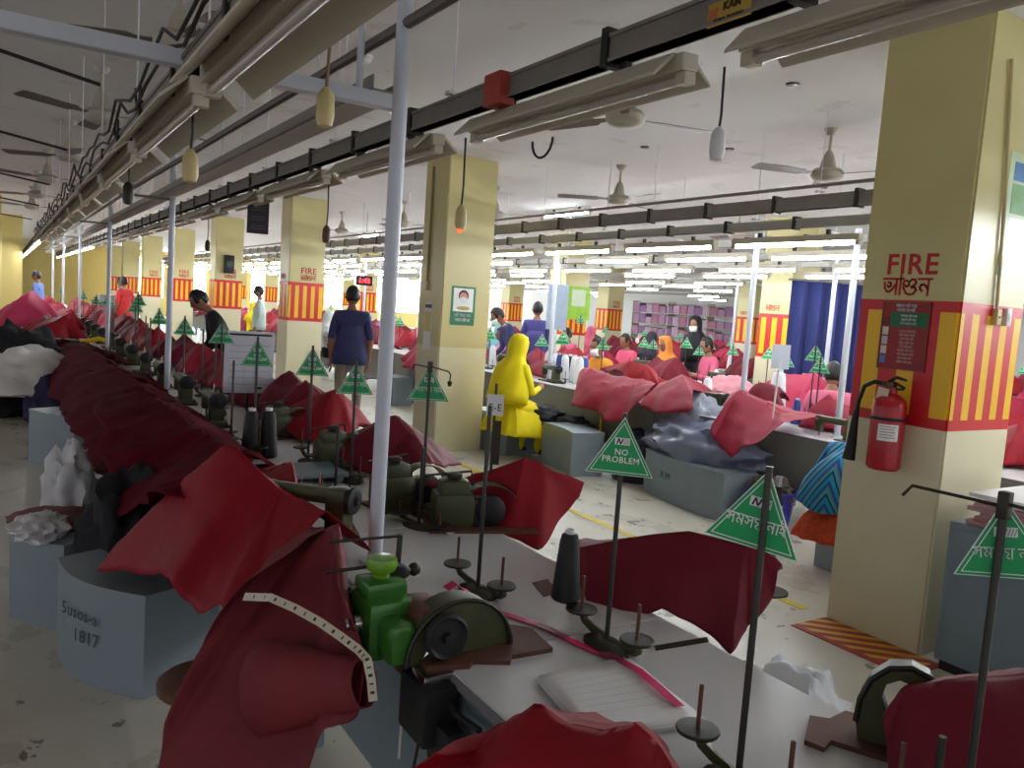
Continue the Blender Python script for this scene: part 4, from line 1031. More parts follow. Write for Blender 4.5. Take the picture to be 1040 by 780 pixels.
# ------------------------------------------------------------------ grey curved stools / boxes
def stool(name, label, P1, P2, depth, h, bulge, group=None, m=M_STOOL, curve_back=True, writing=None):
    """box stool with a curved front from P1 to P2 (seen side), depth away from the viewer"""
    P1 = Vector((P1[0], P1[1])); P2 = Vector((P2[0], P2[1])); d = (P2 - P1); nrm = Vector((d.y, -d.x)).normalized()
    if nrm.dot(-(P1 + P2) / 2) < 0: nrm = -nrm        # towards the camera
    o = (P1 + P2) / 2
    fr = [P1.lerp(P2, k / 14) + nrm * bulge * math.sin(PI * k / 14) - o for k in range(15)]
    bk = [P2.lerp(P1, k / 14) - nrm * (depth - (bulge * .75 * math.sin(PI * k / 14) if curve_back else 0)) - o for k in range(15)]
    t = thing(name, label, 'stool', (o.x, o.y, 0), 0, group)
    poly = [tuple(p) for p in fr + bk]
    MB().prism(poly, .0, h - .02).build('body', m, t, angle=30)
    c = sum((Vector(p) for p in poly), Vector((0, 0))) / len(poly)
    lid = [tuple(c + (Vector(p) - c) * 1.012) for p in poly]
    MB().prism(lid, h - .02, h).build('top', m, t, angle=30)
    if writing:
        for (mb, u_, z_) in writing:
            k = int(u_ * 14); p = Vector(fr[k]); tt = (Vector(fr[k+1]) - Vector(fr[k])).normalized(); nn = Vector((tt.y, -tt.x))
            if nn.dot(nrm) < 0: nn = -nn; 
            rt = Vector((-nn.y, nn.x)); pp = p + nn * .006
            M = Matrix(((rt.x, 0, nn.x, pp.x), (rt.y, 0, nn.y, pp.y), (0, 1, 0, z_), (0, 0, 0, 1)))
            place_mb(mb, M, .001).build('handwriting', mat('marker_grey', (70, 76, 84), .7), t, smooth=False)
    return t
w1 = text_mb('5usos-a', .075); w2 = text_mb('1817', .075)
stool('box_stool', 'grey curved stool with handwriting at lower left under the bright red cover', (.205, 3.86), (.47, 3.27), .34, .42, .075, None, writing=[(w1, .55, .26), (w2, .62, .17)])
stool('box_stool', 'grey box stool topped with white plastic and pinkish cloth at the left edge', (.03, 4.36), (.24, 4.1), .40, .40, .02, None)
stool('box_stool', 'grey box stool at far left behind the white plastic bag', (.19, 8.1), (.50, 7.55), .34, .46, .03, None)
stool('box_stool', 'wide grey curved stool behind the NO PROBLEM sign with faint scribbles', (5.13, 5.66), (4.97, 4.52), .34, .40, .06, None, writing=[(text_mb('X M', .09), .4, .2)])
stool('box_stool', 'grey curved stool in mid aisle left of the dark tub', (4.86, 7.0), (4.75, 6.32), .36, .44, -.05, None)
stool('box_stool', 'grey stool the yellow-hooded worker sits on', (4.60, 8.1), (4.68, 7.42), .45, .45, .03, None)
stool('box_stool', 'narrow grey stool under the orange skirt beside the extinguisher pillar', (4.75, 3.45), (4.74, 2.95), .38, .42, .02, None)
for i in range(5):
    stool('box_stool', 'small grey stool by the far part of the nearest line, %s from the notice board' % nth(i), (2.25, 7.2 + 2.1*i), (2.3, 6.75 + 2.1*i), .34, .44, .02, 'small grey stools far along the aisle')
for i, (x, y) in enumerate(((5.0, 9.9), (5.0, 11.6), (7.3, 6.4), (7.3, 8.9), (7.3, 11.2), (6.7, 5.2), (6.7, 8.4))):
    stool('box_stool', 'grey stool half hidden between the lines beyond the pillars, %s of seven' % nth(i), (x, y + .25), (x + .05, y - .25), .34, .44, .02, 'grey stools beyond the pillars')
# round wooden seat behind the dusty cover
q = at(206, 694, d=2.62); t = thing('round_stool', 'round brown wooden stool half hidden behind the dusty red cover', 'stool', (q.x, q.y, 0), 0)
hz = q.z + .03
MB().lathe([(.02, hz - .05), (.13, hz - .05), (.14, hz - .04), (.14, hz - .015), (.12, hz), (.01, hz + .002)], 28).build('seat', mat('brown_wood', (104, 70, 52), .55, var=.3, scale=20), t)
for k in range(4):
    a = PI/4 + k*PI/2; MB().cyl((.09*math.cos(a), .09*math.sin(a), hz - .05), (.12*math.cos(a), .12*math.sin(a), .001), .014, n=10).build('leg', M_BLUEGREY, t)

# bags and cloth on the left
M_PLW = mat('plastic_white', (214, 214, 216), .3, var=.15, scale=10, bump=.5, bscale=16)
M_BLK = mat('black_cloth', (20, 18, 24), .8, var=.3, bump=.3)
M_PUR = mat('purple_cloth', (52, 44, 84), .8, var=.2, bump=.3)
q = at(72, 520, z=.42); lump_thing('plastic_bag', 'tall crumpled white plastic bag standing behind the left-edge stool', 'plastic bag', (.30, 4.75, .30), (.12, .14, .30), M_PLW, 2, amp=.35)
lump_thing('plastic_sheet', 'shiny crumpled white plastic on top of the left-edge stool', 'plastic sheet', (.15, 4.33, .40), (.12, .17, .06), M_PLW, 8, amp=.4, freq=3)
lump_thing('folded_cloth', 'flat pinkish brown cloth under the shiny plastic at left edge', 'cloth', (.22, 4.52, .395), (.2, .2, .045), mat('cloth_brown', (124, 78, 72), .8, bump=.3), 6, amp=.15)
lump_thing('black_clothes', 'heap of black clothes under the two-pointed maroon cover', 'clothes', (.52, 4.1, .18), (.2, .3, .36), M_BLK, 9, amp=.35)
q = at(40, 435, z=.05); lump_thing('white_sack', 'big white cloth sack slumped at the far left edge', 'sack', tuple(Vector((at(22, 385, d=9.1).x, at(22, 385, d=9.1).y, .28))), (.5, .42, .33), mat('sack_white', (244, 242, 238), .75, var=.06, bump=.3, bscale=5), 3, amp=.3, rz=.4)
lump_thing('dark_fabric_pile', 'dark fabric bundle carrying the big white sack at far left', 'fabric', (at(10, 412, d=9.2).x - .1, at(10, 412, d=9.2).y + .2, 0), (.5, .4, .26), M_BLK, 14, amp=.3)
lump_thing('purple_fabric_pile', 'purple fabric hanging below the white sack at left', 'fabric', (at(48, 410, d=8.9).x, at(48, 410, d=8.9).y + .1, 0), (.2, .24, .36), M_PUR, 15, amp=.25)
lump_thing('dark_fabric_pile', 'black fabric heap with yellow strip above the white sack at far left', 'fabric', (.24, 12.0, 0), (.5, .7, .62), M_BLK, 16, amp=.35)
q1 = at(90, 347, d=10.2)
conduit('yellow fabric strip lying on the black fabric heap at far left', [at(82, 348, d=10.6), at(100, 344, d=10.6), at(118, 350, d=10.4), at(132, 357, d=10.2)], .03, M_YELLOW, 'fabric_strip', 'fabric strip')

# ------------------------------------------------------------------ extinguisher pillar fittings
FX = PX - PW/2
def facequad(pts, x=None, y=None, off=0.0):
    return [at(px, py, x=(x - off) if x is not None else None, y=(y - off) if y is not None else None) for px, py in pts]
def slab(P_, nrm, th):
    n = Vector(nrm) * th; mb = MB(); mb.add([p.copy() for p in P_] + [p + n for p in P_], [(3,2,1,0),(4,5,6,7),(0,1,5,4),(1,2,6,5),(2,3,7,6),(3,0,4,7)]); return mb
def rect_left(x, yc, zc, w, h, th=.004):  # board on a -X face
    return MB().box((x - th, yc - w/2, zc - h/2), (x, yc + w/2, zc + h/2))
c0, c1 = at(901, 306, x=FX), at(936, 378, x=FX)
yc, zc, w_, h_ = (c0.y + c1.y)/2, (c0.z + c1.z)/2, abs(c0.y - c1.y) + .03, abs(c0.z - c1.z)
t = thing('fire_notice', 'red framed fire instruction notice with green panel on the extinguisher pillar', 'notice', (FX, yc, zc), 0)
MB().box((-.006, -w_/2, -h_/2), (-.0005, w_/2, h_/2)).build('board', mat('notice_red', (150, 26, 30), .45, var=.05), t, smooth=False)
MB().box((-.008, -w_/2 + .01, h_/2 - .13), (-.006, w_/2 - .05, h_/2 - .055)).build('green_panel', mat('notice_green', (20, 104, 60), .45), t, smooth=False)
for k, (col) in enumerate(((110, 40, 44), (210, 206, 190), (190, 190, 196), (206, 202, 188), (90, 130, 180))):
    MB().box((-.008, w_/2 - .045, h_/2 - .125 - k*.05), (-.006, w_/2 - .012, h_/2 - .083 - k*.05)).build('pictogram', mat('picto_%d' % k, col, .5, var=.2, scale=40), t, smooth=False)
lw = ['smsYa nai Gna', 'maGn sai nam', 'nai smGa sni', 'sma nai Gam', 'Gan sam nai']
letters_on(t, face_left(-.0075, 0, h_/2 - .028), bengali_mb('AGn nai sma', .014, .2), 'title_lettering', M_PRINT, .001)
letters_on(t, face_left(-.0075, 0, h_/2 - .05), bengali_mb('smsYa Ga nai', .013, .2), 'title_lettering', M_PRINT, .001)
for k in range(3): letters_on(t, face_left(-.0095, -.02, h_/2 - .078 - .02*k), bengali_mb(lw[k % 5], .0105, .2), 'panel_lettering', M_PRINT, .001)
for k in range(9): letters_on(t, face_left(-.0075, -.02, h_/2 - .158 - .02*k), bengali_mb(lw[(k*2) % 5], .0105, .2), 'rule_lettering', mat('notice_pale', (236, 200, 190), .5), .001)
fb = MB(); e = .006
fb.box((-.009, -w_/2, h_/2 - e), (0, w_/2, h_/2)).box((-.009, -w_/2, -h_/2), (0, w_/2, -h_/2 + e)).box((-.009, -w_/2, -h_/2), (0, -w_/2 + e, h_/2)).box((-.009, w_/2 - e, -h_/2), (0, w_/2, h_/2))
fb.build('frame', mat('notice_frame', (128, 70, 50), .5), t, smooth=False)

ex = at(896, 477, x=FX - .105); 
t = thing('fire_extinguisher', 'red fire extinguisher with white label and black horn hanging on the banded pillar', 'fire extinguisher', (FX - .105, ex.y, ex.z), 0)
H_ = .40; R_ = .083
MB().lathe([(.03, 0), (R_ - .012, .004), (R_, .018), (R_, H_ - .07), (R_ - .008, H_ - .035), (R_ - .03, H_ - .012), (.03, H_), (.026, H_ + .03)], 36).build('cylinder', mat('extinguisher_red', (176, 18, 34), .25, var=.04), t)
lab = MB(); n = 14; a0, a1 = PI + .05, PI + 1.25
for (z0, z1, u0, u1) in ((.16, .245, a0, a1),):
    vs = []; 
    for k in range(n + 1):
        a = u0 + (u1 - u0)*k/n; vs += [Vector(((R_ + .001)*math.cos(a), (R_ + .001)*math.sin(a), z)) for z in (z0, z1)]
    lab.add(vs, [(2*k, 2*k + 2, 2*k + 3, 2*k + 1) for k in range(n)])
lab.build('label', M_PRINT, t)
ll = MB()
for q_ in range(5):
    z = .232 - q_*.014; vs = []
    for k in range(n + 1):
        a = a0 + .12 + (a1 - a0 - .3 - .1*(q_ % 2))*k/n; vs += [Vector(((R_ + .002)*math.cos(a), (R_ + .002)*math.sin(a), zz)) for zz in (z, z + .0035)]
    ll.add(vs, [(2*k, 2*k + 2, 2*k + 3, 2*k + 1) for k in range(n)])
ll.build('label_print', mat('print_dimred', (170, 90, 90), .6), t)
MB().lathe([(R_ + .0005, .262), (R_ + .004, .264), (R_ + .004, .276), (R_ + .0005, .278)], 36).build('strap', M_BLACK, t)
MB().rbox((R_ - .01, -.03, .25), (.104, .03, .3), .004).build('wall_bracket', M_BLACK, t)
v_ = MB(); v_.rbox((-.02, -.02, H_ + .02), (.02, .02, H_ + .06), .006).cyl((0, 0, H_ + .04), (0, .05, H_ + .045), .012, n=10); v_.build('valve', mat('brass_dark', (84, 74, 54), .35, .8), t)
MB().tube([(0, .02, H_ + .06), (-.01, -.03, H_ + .085), (-.015, -.085, H_ + .075)], [.008, .009, .006], 8).tube([(0, .01, H_ + .05), (-.01, -.04, H_ + .05), (-.015, -.08, H_ + .035)], .007, 8).build('handle', M_BLACK, t)
MB().tube([(0, .045, H_ + .045), (-.01, .09, H_ + .05), (-.02, .14, H_ + .02), (-.02, .165, H_ - .06), (-.02, .17, H_ - .13)], .011, 10).build('hose', M_BLACK, t)
MB().tube([(-.02, .17, H_ - .11), (-.02, .175, H_ - .16), (-.02, .18, H_ - .3), (-.025, .185, H_ - .38)], [.014, .018, .027, .034], 16).build('horn', M_BLACK, t)
MB().box((-.055, .04, H_ - .1), (-.052, .1, H_ + .02), M=Matrix.Rotation(.15, 4, 'X')).build('paper_tag', mat('tag_cream', (208, 196, 170), .7), t, smooth=False)
MB().cyl((.105, 0, H_ + .02), (.0, 0, H_ + .02), .006, n=8).build('hook', M_STEEL, t)

NY = PY0 - PD/2     # near face of that pillar
c = at(1012, 320, y=NY); 
conduit('cream wire conduit running down the near face of the extinguisher pillar', [at(1028, 60, y=NY - .012), at(1021, 200, y=NY - .012), at(1012, 318, y=NY - .012)], .009, mat('conduit_cream', (196, 182, 130), .5))
q = at(1009, 322, y=NY); t = thing('junction_box', 'small cream junction box on the red stripes of the extinguisher pillar', 'junction box', (q.x, NY, q.z), 0)
MB().rbox((-.02, -.03, -.04), (.02, -.0005, .04), .004).build('housing', M_CREAM, t); MB().cyl((0, -.03, 0), (0, -.034, 0), .006, n=10).build('screw', M_STEEL, t)
q = at(1019, 322, y=NY); t = thing('junction_box', 'pale speckled socket box right of the small cream junction box', 'junction box', (q.x + .012, NY, q.z), 0)
MB().rbox((-.022, -.025, -.045), (.022, -.0005, .045), .004).build('housing', M_WHITE, t); MB().rbox((-.01, -.028, -.02), (.01, -.024, .02), .002).build('socket_face', M_PAPER, t)
def poster(label, pts, y, paint, name='poster'):
    P_ = [at(px, py, y=y) for px, py in pts]; x0, x1 = min(p.x for p in P_), max(p.x for p in P_); z0, z1 = min(p.z for p in P_), max(p.z for p in P_)
    t = thing(name, label, 'poster', ((x0 + x1)/2, y, (z0 + z1)/2), 0); W_, H2 = (x1 - x0)/2, (z1 - z0)/2
    def pan(n, a, b, c, d, k, m, parent=t): return MB().box((a*W_, -.002 - k*.0012, c*H2), (b*W_, -.0005 - (k - 1)*.0012 if k else -.0002, d*H2)).build(n, m, parent, smooth=False)
    paint(t, pan, W_, H2); return t
M_PGREEN = mat('poster_green', (20, 120, 78), .4, var=.04)
def paint_mask(t, pan, W_, H2):
    pan('green_frame', -1, 1, -1, 1, 0, M_PGREEN); p = pan('picture_field', -.82, .82, -.3, .9, 1, M_PRINT)
    f = MB(); f.lathe([(.0, 0), (1, 0)], 4) if False else None
    el = lambda cx, cz, rx, rz, k: [Vector((cx*W_ + rx*W_*math.cos(2*PI*i/24), -.0036 - k*.0006, cz*H2 + rz*H2*math.sin(2*PI*i/24))) for i in range(24)]
    for n, e_, m in (('hair_shape', el(0, .52, .42, .3, 0), mat('picture_dark', (70, 40, 40), .6)), ('face_shape', el(0, .42, .34, .27, 1), mat('picture_skin', (206, 150, 124), .6)), ('mask_shape', el(0, .3, .32, .16, 2), mat('picture_mask', (226, 232, 236), .6)), ('scroll_shape', el(0, -.12, .55, .1, 0), mat('picture_gold', (190, 170, 90), .6))):
        MB().add(e_, [tuple(range(24))]).build(n, m, p, smooth=False)
    for k, s_ in enumerate(('nai sms Gn', 'smYa nai Ga')): letters_on(t, face_near(0, -.0025, H2*(-.55 - .25*k)), bengali_mb(s_, H2*.13, .2), 'poster_lettering', M_PRINT, .0006)
Y2 = PY0 + PDY - PD/2
poster('green framed poster of a face wearing a mask on the plain cream pillar', ((459, 291), (483, 292), (481, 331), (457, 329)), Y2, paint_mask)
def paint_map(t, pan, W_, H2):
    pan('poster_sheet', -1, 1, -1, 1, 0, mat('poster_pale', (196, 214, 180), .4, var=.15, scale=7)); pan('title_block', -.8, .9, .55, .85, 1, mat('poster_blue', (70, 120, 170), .5, var=.3, scale=25))
    pan('picture_block', -.8, .9, .02, .5, 1, mat('poster_leaf', (120, 170, 110), .5, var=.4, scale=18)); pan('text_block', -.8, .9, -.9, -.05, 1, mat('poster_white', (220, 232, 226), .4, var=.06))
poster('pale green poster with blue heading at the right edge of the extinguisher pillar', ((1026, 165), (1066, 165), (1060, 282), (1019, 280)), NY, paint_map)
# mask-poster pillar: conduit, switch, taped papers on its left face
X2 = PX - PW/2; yb = PY0 + PDY
conduit('cream conduit down the left face of the mask-poster pillar', [(X2 - .012, yb + .08, 3.1), (X2 - .012, yb + .08, 1.85)], .012, mat('conduit_olive', (150, 138, 92), .5))
t = thing('switch_box', 'small switch box with dark cable on the left face of the mask-poster pillar', 'switch box', (X2, yb + .08, 1.8), 0)
MB().rbox((-.03, -.04, -.05), (-.0005, .04, .05), .004).build('housing', M_CREAM, t); MB().rbox((-.036, -.012, -.02), (-.03, .012, .02), .002).build('toggle', M_WHITE, t)
t = thing('notice_sheet', 'narrow taped paper notice on the left face of the mask-poster pillar', 'notice', (X2, yb + .02, 1.36), 0)
MB().box((-.004, -.09, -.26), (-.0005, .09, .26)).build('paper', M_PAPER, t, smooth=False); MB().box((-.0055, -.08, -.06), (-.004, .08, .16)).build('yellow_field', mat('notice_yellow', (206, 196, 120), .6), t, smooth=False)
MB().box((-.0055, -.08, .2), (-.004, .08, .24)).build('heading', M_STEEL, t, smooth=False)

# grey metal cabinet with papers, right of the pillar
P0 = at(933, 668, z=0); 
t = thing('metal_cabinet', 'blue-grey metal cabinet with stacked papers at the right edge, before the pillar', 'cabinet', (3.90, 1.22, 0), 0)
MB().rbox((0, 0, .05), (.62, .88, .745), .008).build('body', M_BLUEGREY, t, smooth=False)
MB().box((.02, .02, 0), (.6, .86, .05)).build('plinth', M_STEEL, t, smooth=False)
MB().rbox((-.006, .03, .08), (.0, .43, .715), .003).build('door', M_BLUEGREY, t, smooth=False); MB().rbox((-.006, .45, .08), (.0, .85, .715), .003).build('door', M_BLUEGREY, t, smooth=False)
MB().cyl((-.006, .47, .47), (-.03, .47, .47), .008, n=10).build('knob', M_BLACK, t)
M_PINKP = mat('paper_pink', (186, 140, 140), .6, var=.15, scale=20)
for i in range(7):
    z0 = .746 + .022*i; j = rnd.uniform(-.02, .02)
    o = MB().rbox((.04 + j, .05 + j, 0), (.58 + j, .82 - .03*(i % 3), .021), .003).build('paper_bundle', M_PINKP if i < 5 else M_PAPER, smooth=False, angle=20)
    o.location = (3.90, 1.22, z0); tag(o, 'paper bundle stacked on the grey cabinet, %s from the bottom' % nth(i), 'paper bundle', 'paper bundles on the cabinet')
# ------------------------------------------------------------------ lines beyond the pillars
cover('rose maroon cover billowing over the table edge before the masked woman', 
  [A(600, 374, x=5.45), A(622, 382, x=5.5), A(648, 385, x=5.55)], [A(579, 412, x=5.2), A(598, 416, x=5.1), A(618, 428, x=5.12), A(636, 424, x=5.15), A(656, 402, x=5.3), A(664, 390, x=5.5), (5.8, 6.6, .85), (5.8, 7.5, .85), A(590, 382, x=5.6)],
  2, 'covers facing the aisle beyond the pillars', nu=72, nv=14, convex=.55, folds=6, famp=.03, nz=.03, seed=31)
cover('bright red flap of a cover behind the rose maroon one by the masked woman', [A(640, 368, x=5.75), A(655, 370, x=5.8)], [A(630, 378, x=5.7), A(648, 392, x=5.65), A(668, 398, x=5.72), A(668, 382, x=5.85), (6.05, 7.0, .9), (6.05, 7.6, .95)], 1, 'covers facing the aisle beyond the pillars', nu=48, nv=10, convex=.4, nz=.02, seed=32)
cover('rose maroon cover shaped like a tent left of the plastic-wrapped bag', 
  [A(676, 388, x=5.5), A(693, 380, x=5.55)], [A(649, 413, x=5.2), A(664, 421, x=5.15), A(690, 421, x=5.15), A(704, 416, x=5.2), A(702, 396, x=5.5), (5.85, 5.35, .85), (5.85, 6.0, .85), A(660, 398, x=5.5)],
  2, 'covers facing the aisle beyond the pillars', nu=64, nv=14, convex=.3, folds=6, famp=.02, nz=.02, seed=33, soft=.3)
cover('rose maroon cover with a low hanging corner in front of the far banded pillar', 
  [A(752, 396, x=5.35), A(775, 406, x=5.45), A(792, 420, x=5.5)], [A(724, 432, x=5.0), A(726, 446, x=4.98), A(741, 466, x=4.95), A(754, 455, x=4.98), A(772, 446, x=5.05), A(795, 430, x=5.3), (5.8, 4.2, .9), (5.8, 4.9, .9), A(740, 402, x=5.55)],
  2, 'covers facing the aisle beyond the pillars', nu=72, nv=14, convex=.25, folds=6, famp=.018, nz=.018, seed=34, soft=.3)
cover('maroon loop of cover rising behind the low hanging rose one', [A(772, 390, x=5.75), A(785, 392, x=5.8)], [A(760, 398, x=5.7), A(775, 412, x=5.65), A(796, 418, x=5.7), A(795, 402, x=5.9), (6.1, 4.9, .95)], 0, 'covers facing the aisle beyond the pillars', nu=40, nv=8, nz=.02, seed=35)
put_machine(5.62, 4.0, -PI/2, 'sewing machine sticking out of the low hanging rose cover')
g = 0
for j, (x, y0, n) in enumerate(LINES):
    for side in (0, 1):
        cnt = 0
        for i in range(n):
            y = y0 + 1.15*i + .6
            if j == 0 and side == 0 and (y < 9.3): continue
            if rnd.random() < (.3 if j < 1 else .46): continue
            xx = x + (.12 if side == 0 else .63)
            m = rnd.choice((0, 0, 1, 2, 2, 3) if j < 3 else (0, 1, 2, 3, 3))
            put_cover(m, rnd.randrange(3), (xx, y, TZ), (-PI/2 if side == 0 else PI/2) + rnd.uniform(-.3, .3),
                      'maroon machine cover in the %s line beyond the pillars, %s side, %s along it' % (nth(j), 'near' if side == 0 else 'far', nth(cnt)), 'machine covers in the %s line beyond the pillars' % nth(j), rnd.uniform(.8, 1.1)); cnt += 1
# machines, cones and signs among them
for i, (x, y) in enumerate(((5.65, 8.05), (5.7, 8.9), (5.65, 5.4), (5.9, 7.05), (5.6, 3.3), (8.05, 6.3), (8.05, 7.6), (8.4, 5.0), (8.3, 9.4), (6.0, 9.7), (11.3, 7), (11.3, 9), (11.6, 6), (11.4, 11))):
    put_machine(x, y, -PI/2 + .1*((i % 3) - 1), 'uncovered sewing machine beyond the pillars, %s of fourteen from the aisle' % nth(i), 'uncovered machines beyond the pillars')
k = 0
for (px, py, d) in ((562, 392, 10.3), (567, 392, 10.2), (572, 393, 10.0), (577, 393, 10.1), (582, 392, 10.0), (587, 393, 9.8), (592, 391, 9.9), (555, 390, 10.6)):
    q = at(px, py, d=d); put_cone('wnwbwwnw'[k], (q.x, q.y, TZ + .002), '%s thread cone clustered past the yellow-hooded worker, %s from the left' % ({'w': 'white', 'n': 'blue', 'b': 'black'}['wnwbwwnw'[k]], nth(k)), 'thread cones past the yellow-hooded worker', 1.9); k += 1
q = at(827, 425, z=TZ); q.x = min(q.x, 6.1); put_cone('w', (q.x, q.y, TZ + .002), 'tall white thread cone on the table left of the seated pink worker', None, 2.6)
q = at(784, 412, z=TZ); q.x = min(q.x, 6.1); put_cone('w', (q.x, q.y, TZ + .002), 'white thread cone standing behind the low hanging rose cover', None, 1.7)
q = at(843, 425, z=TZ); q.x = min(q.x, 6.1); put_cone('b', (q.x, q.y, TZ + .002), 'dark slim thread cone right of the tall white cone', None, 1.8)
q = at(833, 428, z=TZ); q.x = min(q.x, 6.1); put_cone('n', (q.x - .05, q.y - .1, TZ + .002), 'blue thread cone below the tall white cone', None, 1.3)
for j, (x, y0, n) in enumerate(LINES[:4]):
    for i in range(0, n - 2):
        if rnd.random() < .45: continue
        y = y0 + 1.15*i + rnd.uniform(0, 1); kk = rnd.choice('wwwwnb')
        put_cone(kk, (x + .375 + rnd.uniform(-.12, .12), y, TZ + .002), '%s thread cone on the %s line beyond the pillars, %s table' % ({'w': 'white', 'n': 'blue', 'b': 'black'}[kk], nth(j), nth(i)), 'thread cones on the %s line beyond the pillars' % nth(j), rnd.uniform(1.3, 2.0))
NEAR = [(613, 343, 9.9, 'above the masked woman'), (664, 344, 11.5, 'right of the masked woman'), (711, 350, 11.1, 'below the black-scarfed woman'), (745, 350, 11.0, 'left of the far banded pillar'), (829, 350, 7.15, 'before the far banded pillar, upper one'), (834, 362, 7.1, 'before the far banded pillar, lower one'), (535, 335, 13, 'beside the bending man'), (590, 320, 14, 'by the green poster pillar'), (788, 385, 8.4, 'behind the maroon loop')]
for (px, py, d, w_) in NEAR[:-1]:
    put_sign('en', px, py, d, 'small green triangle sign beyond the pillars, ' + w_, None, 0, 0, 'thread stand of the small green sign ' + w_, -.012, 'thread stands beyond the pillars')
for j, (x, y0, n) in enumerate(LINES[:5]):
    for i in range(n - 3):
        if rnd.random() < .5: continue
        p = Vector((x + rnd.uniform(.2, .6), y0 + 1.15*i + rnd.uniform(.2, 1), TZ + rnd.uniform(.5, .64)))
        if j == 0 and p.y < 7.5: continue
        o = dup(S_EN if i % 2 else S_BN, 'tiny green triangle sign over the %s line beyond the pillars, %s table' % (nth(j), nth(i)), 'tiny green signs over the %s line beyond the pillars' % nth(j), p, math.atan2(-p.x, p.y)); o.scale = (1.1,)*3
        put_stand((p.x + .01, p.y + .012, TZ), 0, 'thread stand under a tiny green sign over the %s line beyond the pillars, %s table' % (nth(j), nth(i)), 'thread stands of the %s line beyond the pillars' % nth(j), (p.z - TZ + .01)/.62)
# white card on a stick
for (px, py, d, lb) in ((790, 366, 6.6, 'plain white card on a stick leaning before the far banded pillar'),):
    q = at(px, py, d=d); t = thing('card_sign', lb, 'sign', (q.x, q.y, TZ), math.atan2(-q.x, q.y) + .5)
    MB().cyl((0, 0, 0), (.02, 0, q.z - TZ), .008, n=8).build('stick', M_WHITE, t); MB().box((-.06, -.006, q.z - TZ - .07), (.1, -.003, q.z - TZ + .13)).build('card', mat('card_blue', (206, 212, 226), .6), t, smooth=False)
# E-E card on the near rod
q = at(503, 412, d=3.25); t = thing('card_sign', 'white card lettered E-E taped to the rod in front of the yellow-hooded worker', 'sign', (q.x, q.y, TZ), math.atan2(-q.x, q.y))
MB().cyl((0, .004, 0), (0, .004, q.z - TZ + .09), .006, n=8).build('stick', M_ROD, t)
h = q.z - TZ; MB().box((-.034, -.003, h - .04), (.034, -.001, h + .045)).build('card', M_PAPER, t, smooth=False)
letters_on(t, face_near(0, -.0032, h - .02), text_mb('E-E', .04, .0003), 'card_lettering', MATS['print_black'], .0006)
MB().box((.002, -.003, h - .24), (.03, -.001, h - .06)).build('hanging_strip', M_STEEL, t, smooth=False)

# tubs, fabric, bag by the wide grey stool
def tub(label, loc, r, h, m, fill=None, seed=0):
    t = thing('tub', label, 'tub', loc)
    MB().lathe([(r*.78, 0), (r*.8, .005), (r, h), (r*1.06, h), (r*1.06, h + .02), (r*.96, h + .02), (r*.76, .03), (.01, .03)], 28).build('shell', m, t)
    if fill: 
        o = lump((r*.9, r*.9, .12), seed, amp=.35).build('garment_heap', fill, angle=70); o.location = (loc[0], loc[1], loc[2] + h*.75); tag(o, 'heap of dark garments lying in the ' + label, 'garments')
    return t
q = at(612, 500, z=0); tub('dark round tub right of the mid-aisle stool', (5.35, 6.05, 0), .27, .42, M_TUB, mat('garment_navy', (44, 44, 76), .8, bump=.3, var=.4), 41)
tub('dark round tub behind the mid-aisle stool', (5.25, 7.05, 0), .27, .42, M_TUB, M_BLK, 42)
lump_thing('black_clothes', 'pile of black clothes at the feet of the yellow-hooded worker', 'clothes', (5.0, 7.25, .40), (.28, .22, .12), M_BLK, 43, amp=.4)
M_BAG = mat('plastic_bluegrey', (128, 136, 160), .22, var=.25, scale=9, bump=.6, bscale=14)
q = at(690, 448, x=5.5); lump_thing('plastic_bag', 'bluish plastic-wrapped garment bag on the wide grey stool', 'plastic bag', (5.36, 5.15, .385), (.30, .60, .22), M_BAG, 44, amp=.3, rz=.1)
lump_thing('plastic_bag', 'upright clear plastic bag behind the bluish wrapped one', 'plastic bag', (5.6, 5.5, .45), (.2, .3, .34), mat('plastic_pale', (176, 180, 196), .25, var=.25, scale=9, bump=.6, bscale=14), 45, amp=.3)
t = thing('blue_basket', 'blue plastic basket with strings beside the wide grey stool', 'basket', (5.22, 4.25, 0)); 
MB().lathe([(.13, 0), (.15, .01), (.19, .3), (.21, .3), (.21, .325), (.185, .325), (.14, .02), (.01, .02)], 24).build('shell', mat('basket_blue', (44, 40, 150), .35), t)
o = lump((.16, .16, .1), 46, amp=.4).build('fabric_scraps', mat('scraps_dark', (80, 70, 60), .8, var=.5, scale=20)); o.location = (5.22, 4.25, .26); tag(o, 'dark fabric scraps lying in the blue basket', 'fabric scraps')
q = at(790, 500, d=4.9); t = thing('steel_post', 'steel machine post with collar standing below the low hanging rose cover', 'post', (q.x, q.y, 0))
MB().cyl((0, 0, 0), (0, 0, .66), .028, n=14).build('shaft', M_STEEL, t); MB().cyl((0, 0, .5), (0, 0, .54), .04, n=14).cyl((0, 0, .66), (0, 0, .72), .022, n=14).build('collar', M_CHROME, t); MB().lathe([(.12, 0), (.12, .012), (.03, .02)], 20).build('foot', M_STEEL, t)
q = at(589, 440, d=8.0)
tag(MB().cyl((5.33, 6.62, 0), (5.33, 6.62, .78), .012, n=10).build('yellow_post', M_YELLOW), 'thin yellow post under the billowing rose cover', 'post')
lump_thing('green_scrap_heap', 'small heap of green and purple scraps on the table by the striped shawl', 'fabric scraps', tuple(at(852, 425, z=TZ)), (.14, .2, .05), mat('scrap_green', (60, 110, 50), .8, var=.6, scale=14), 47, amp=.4)
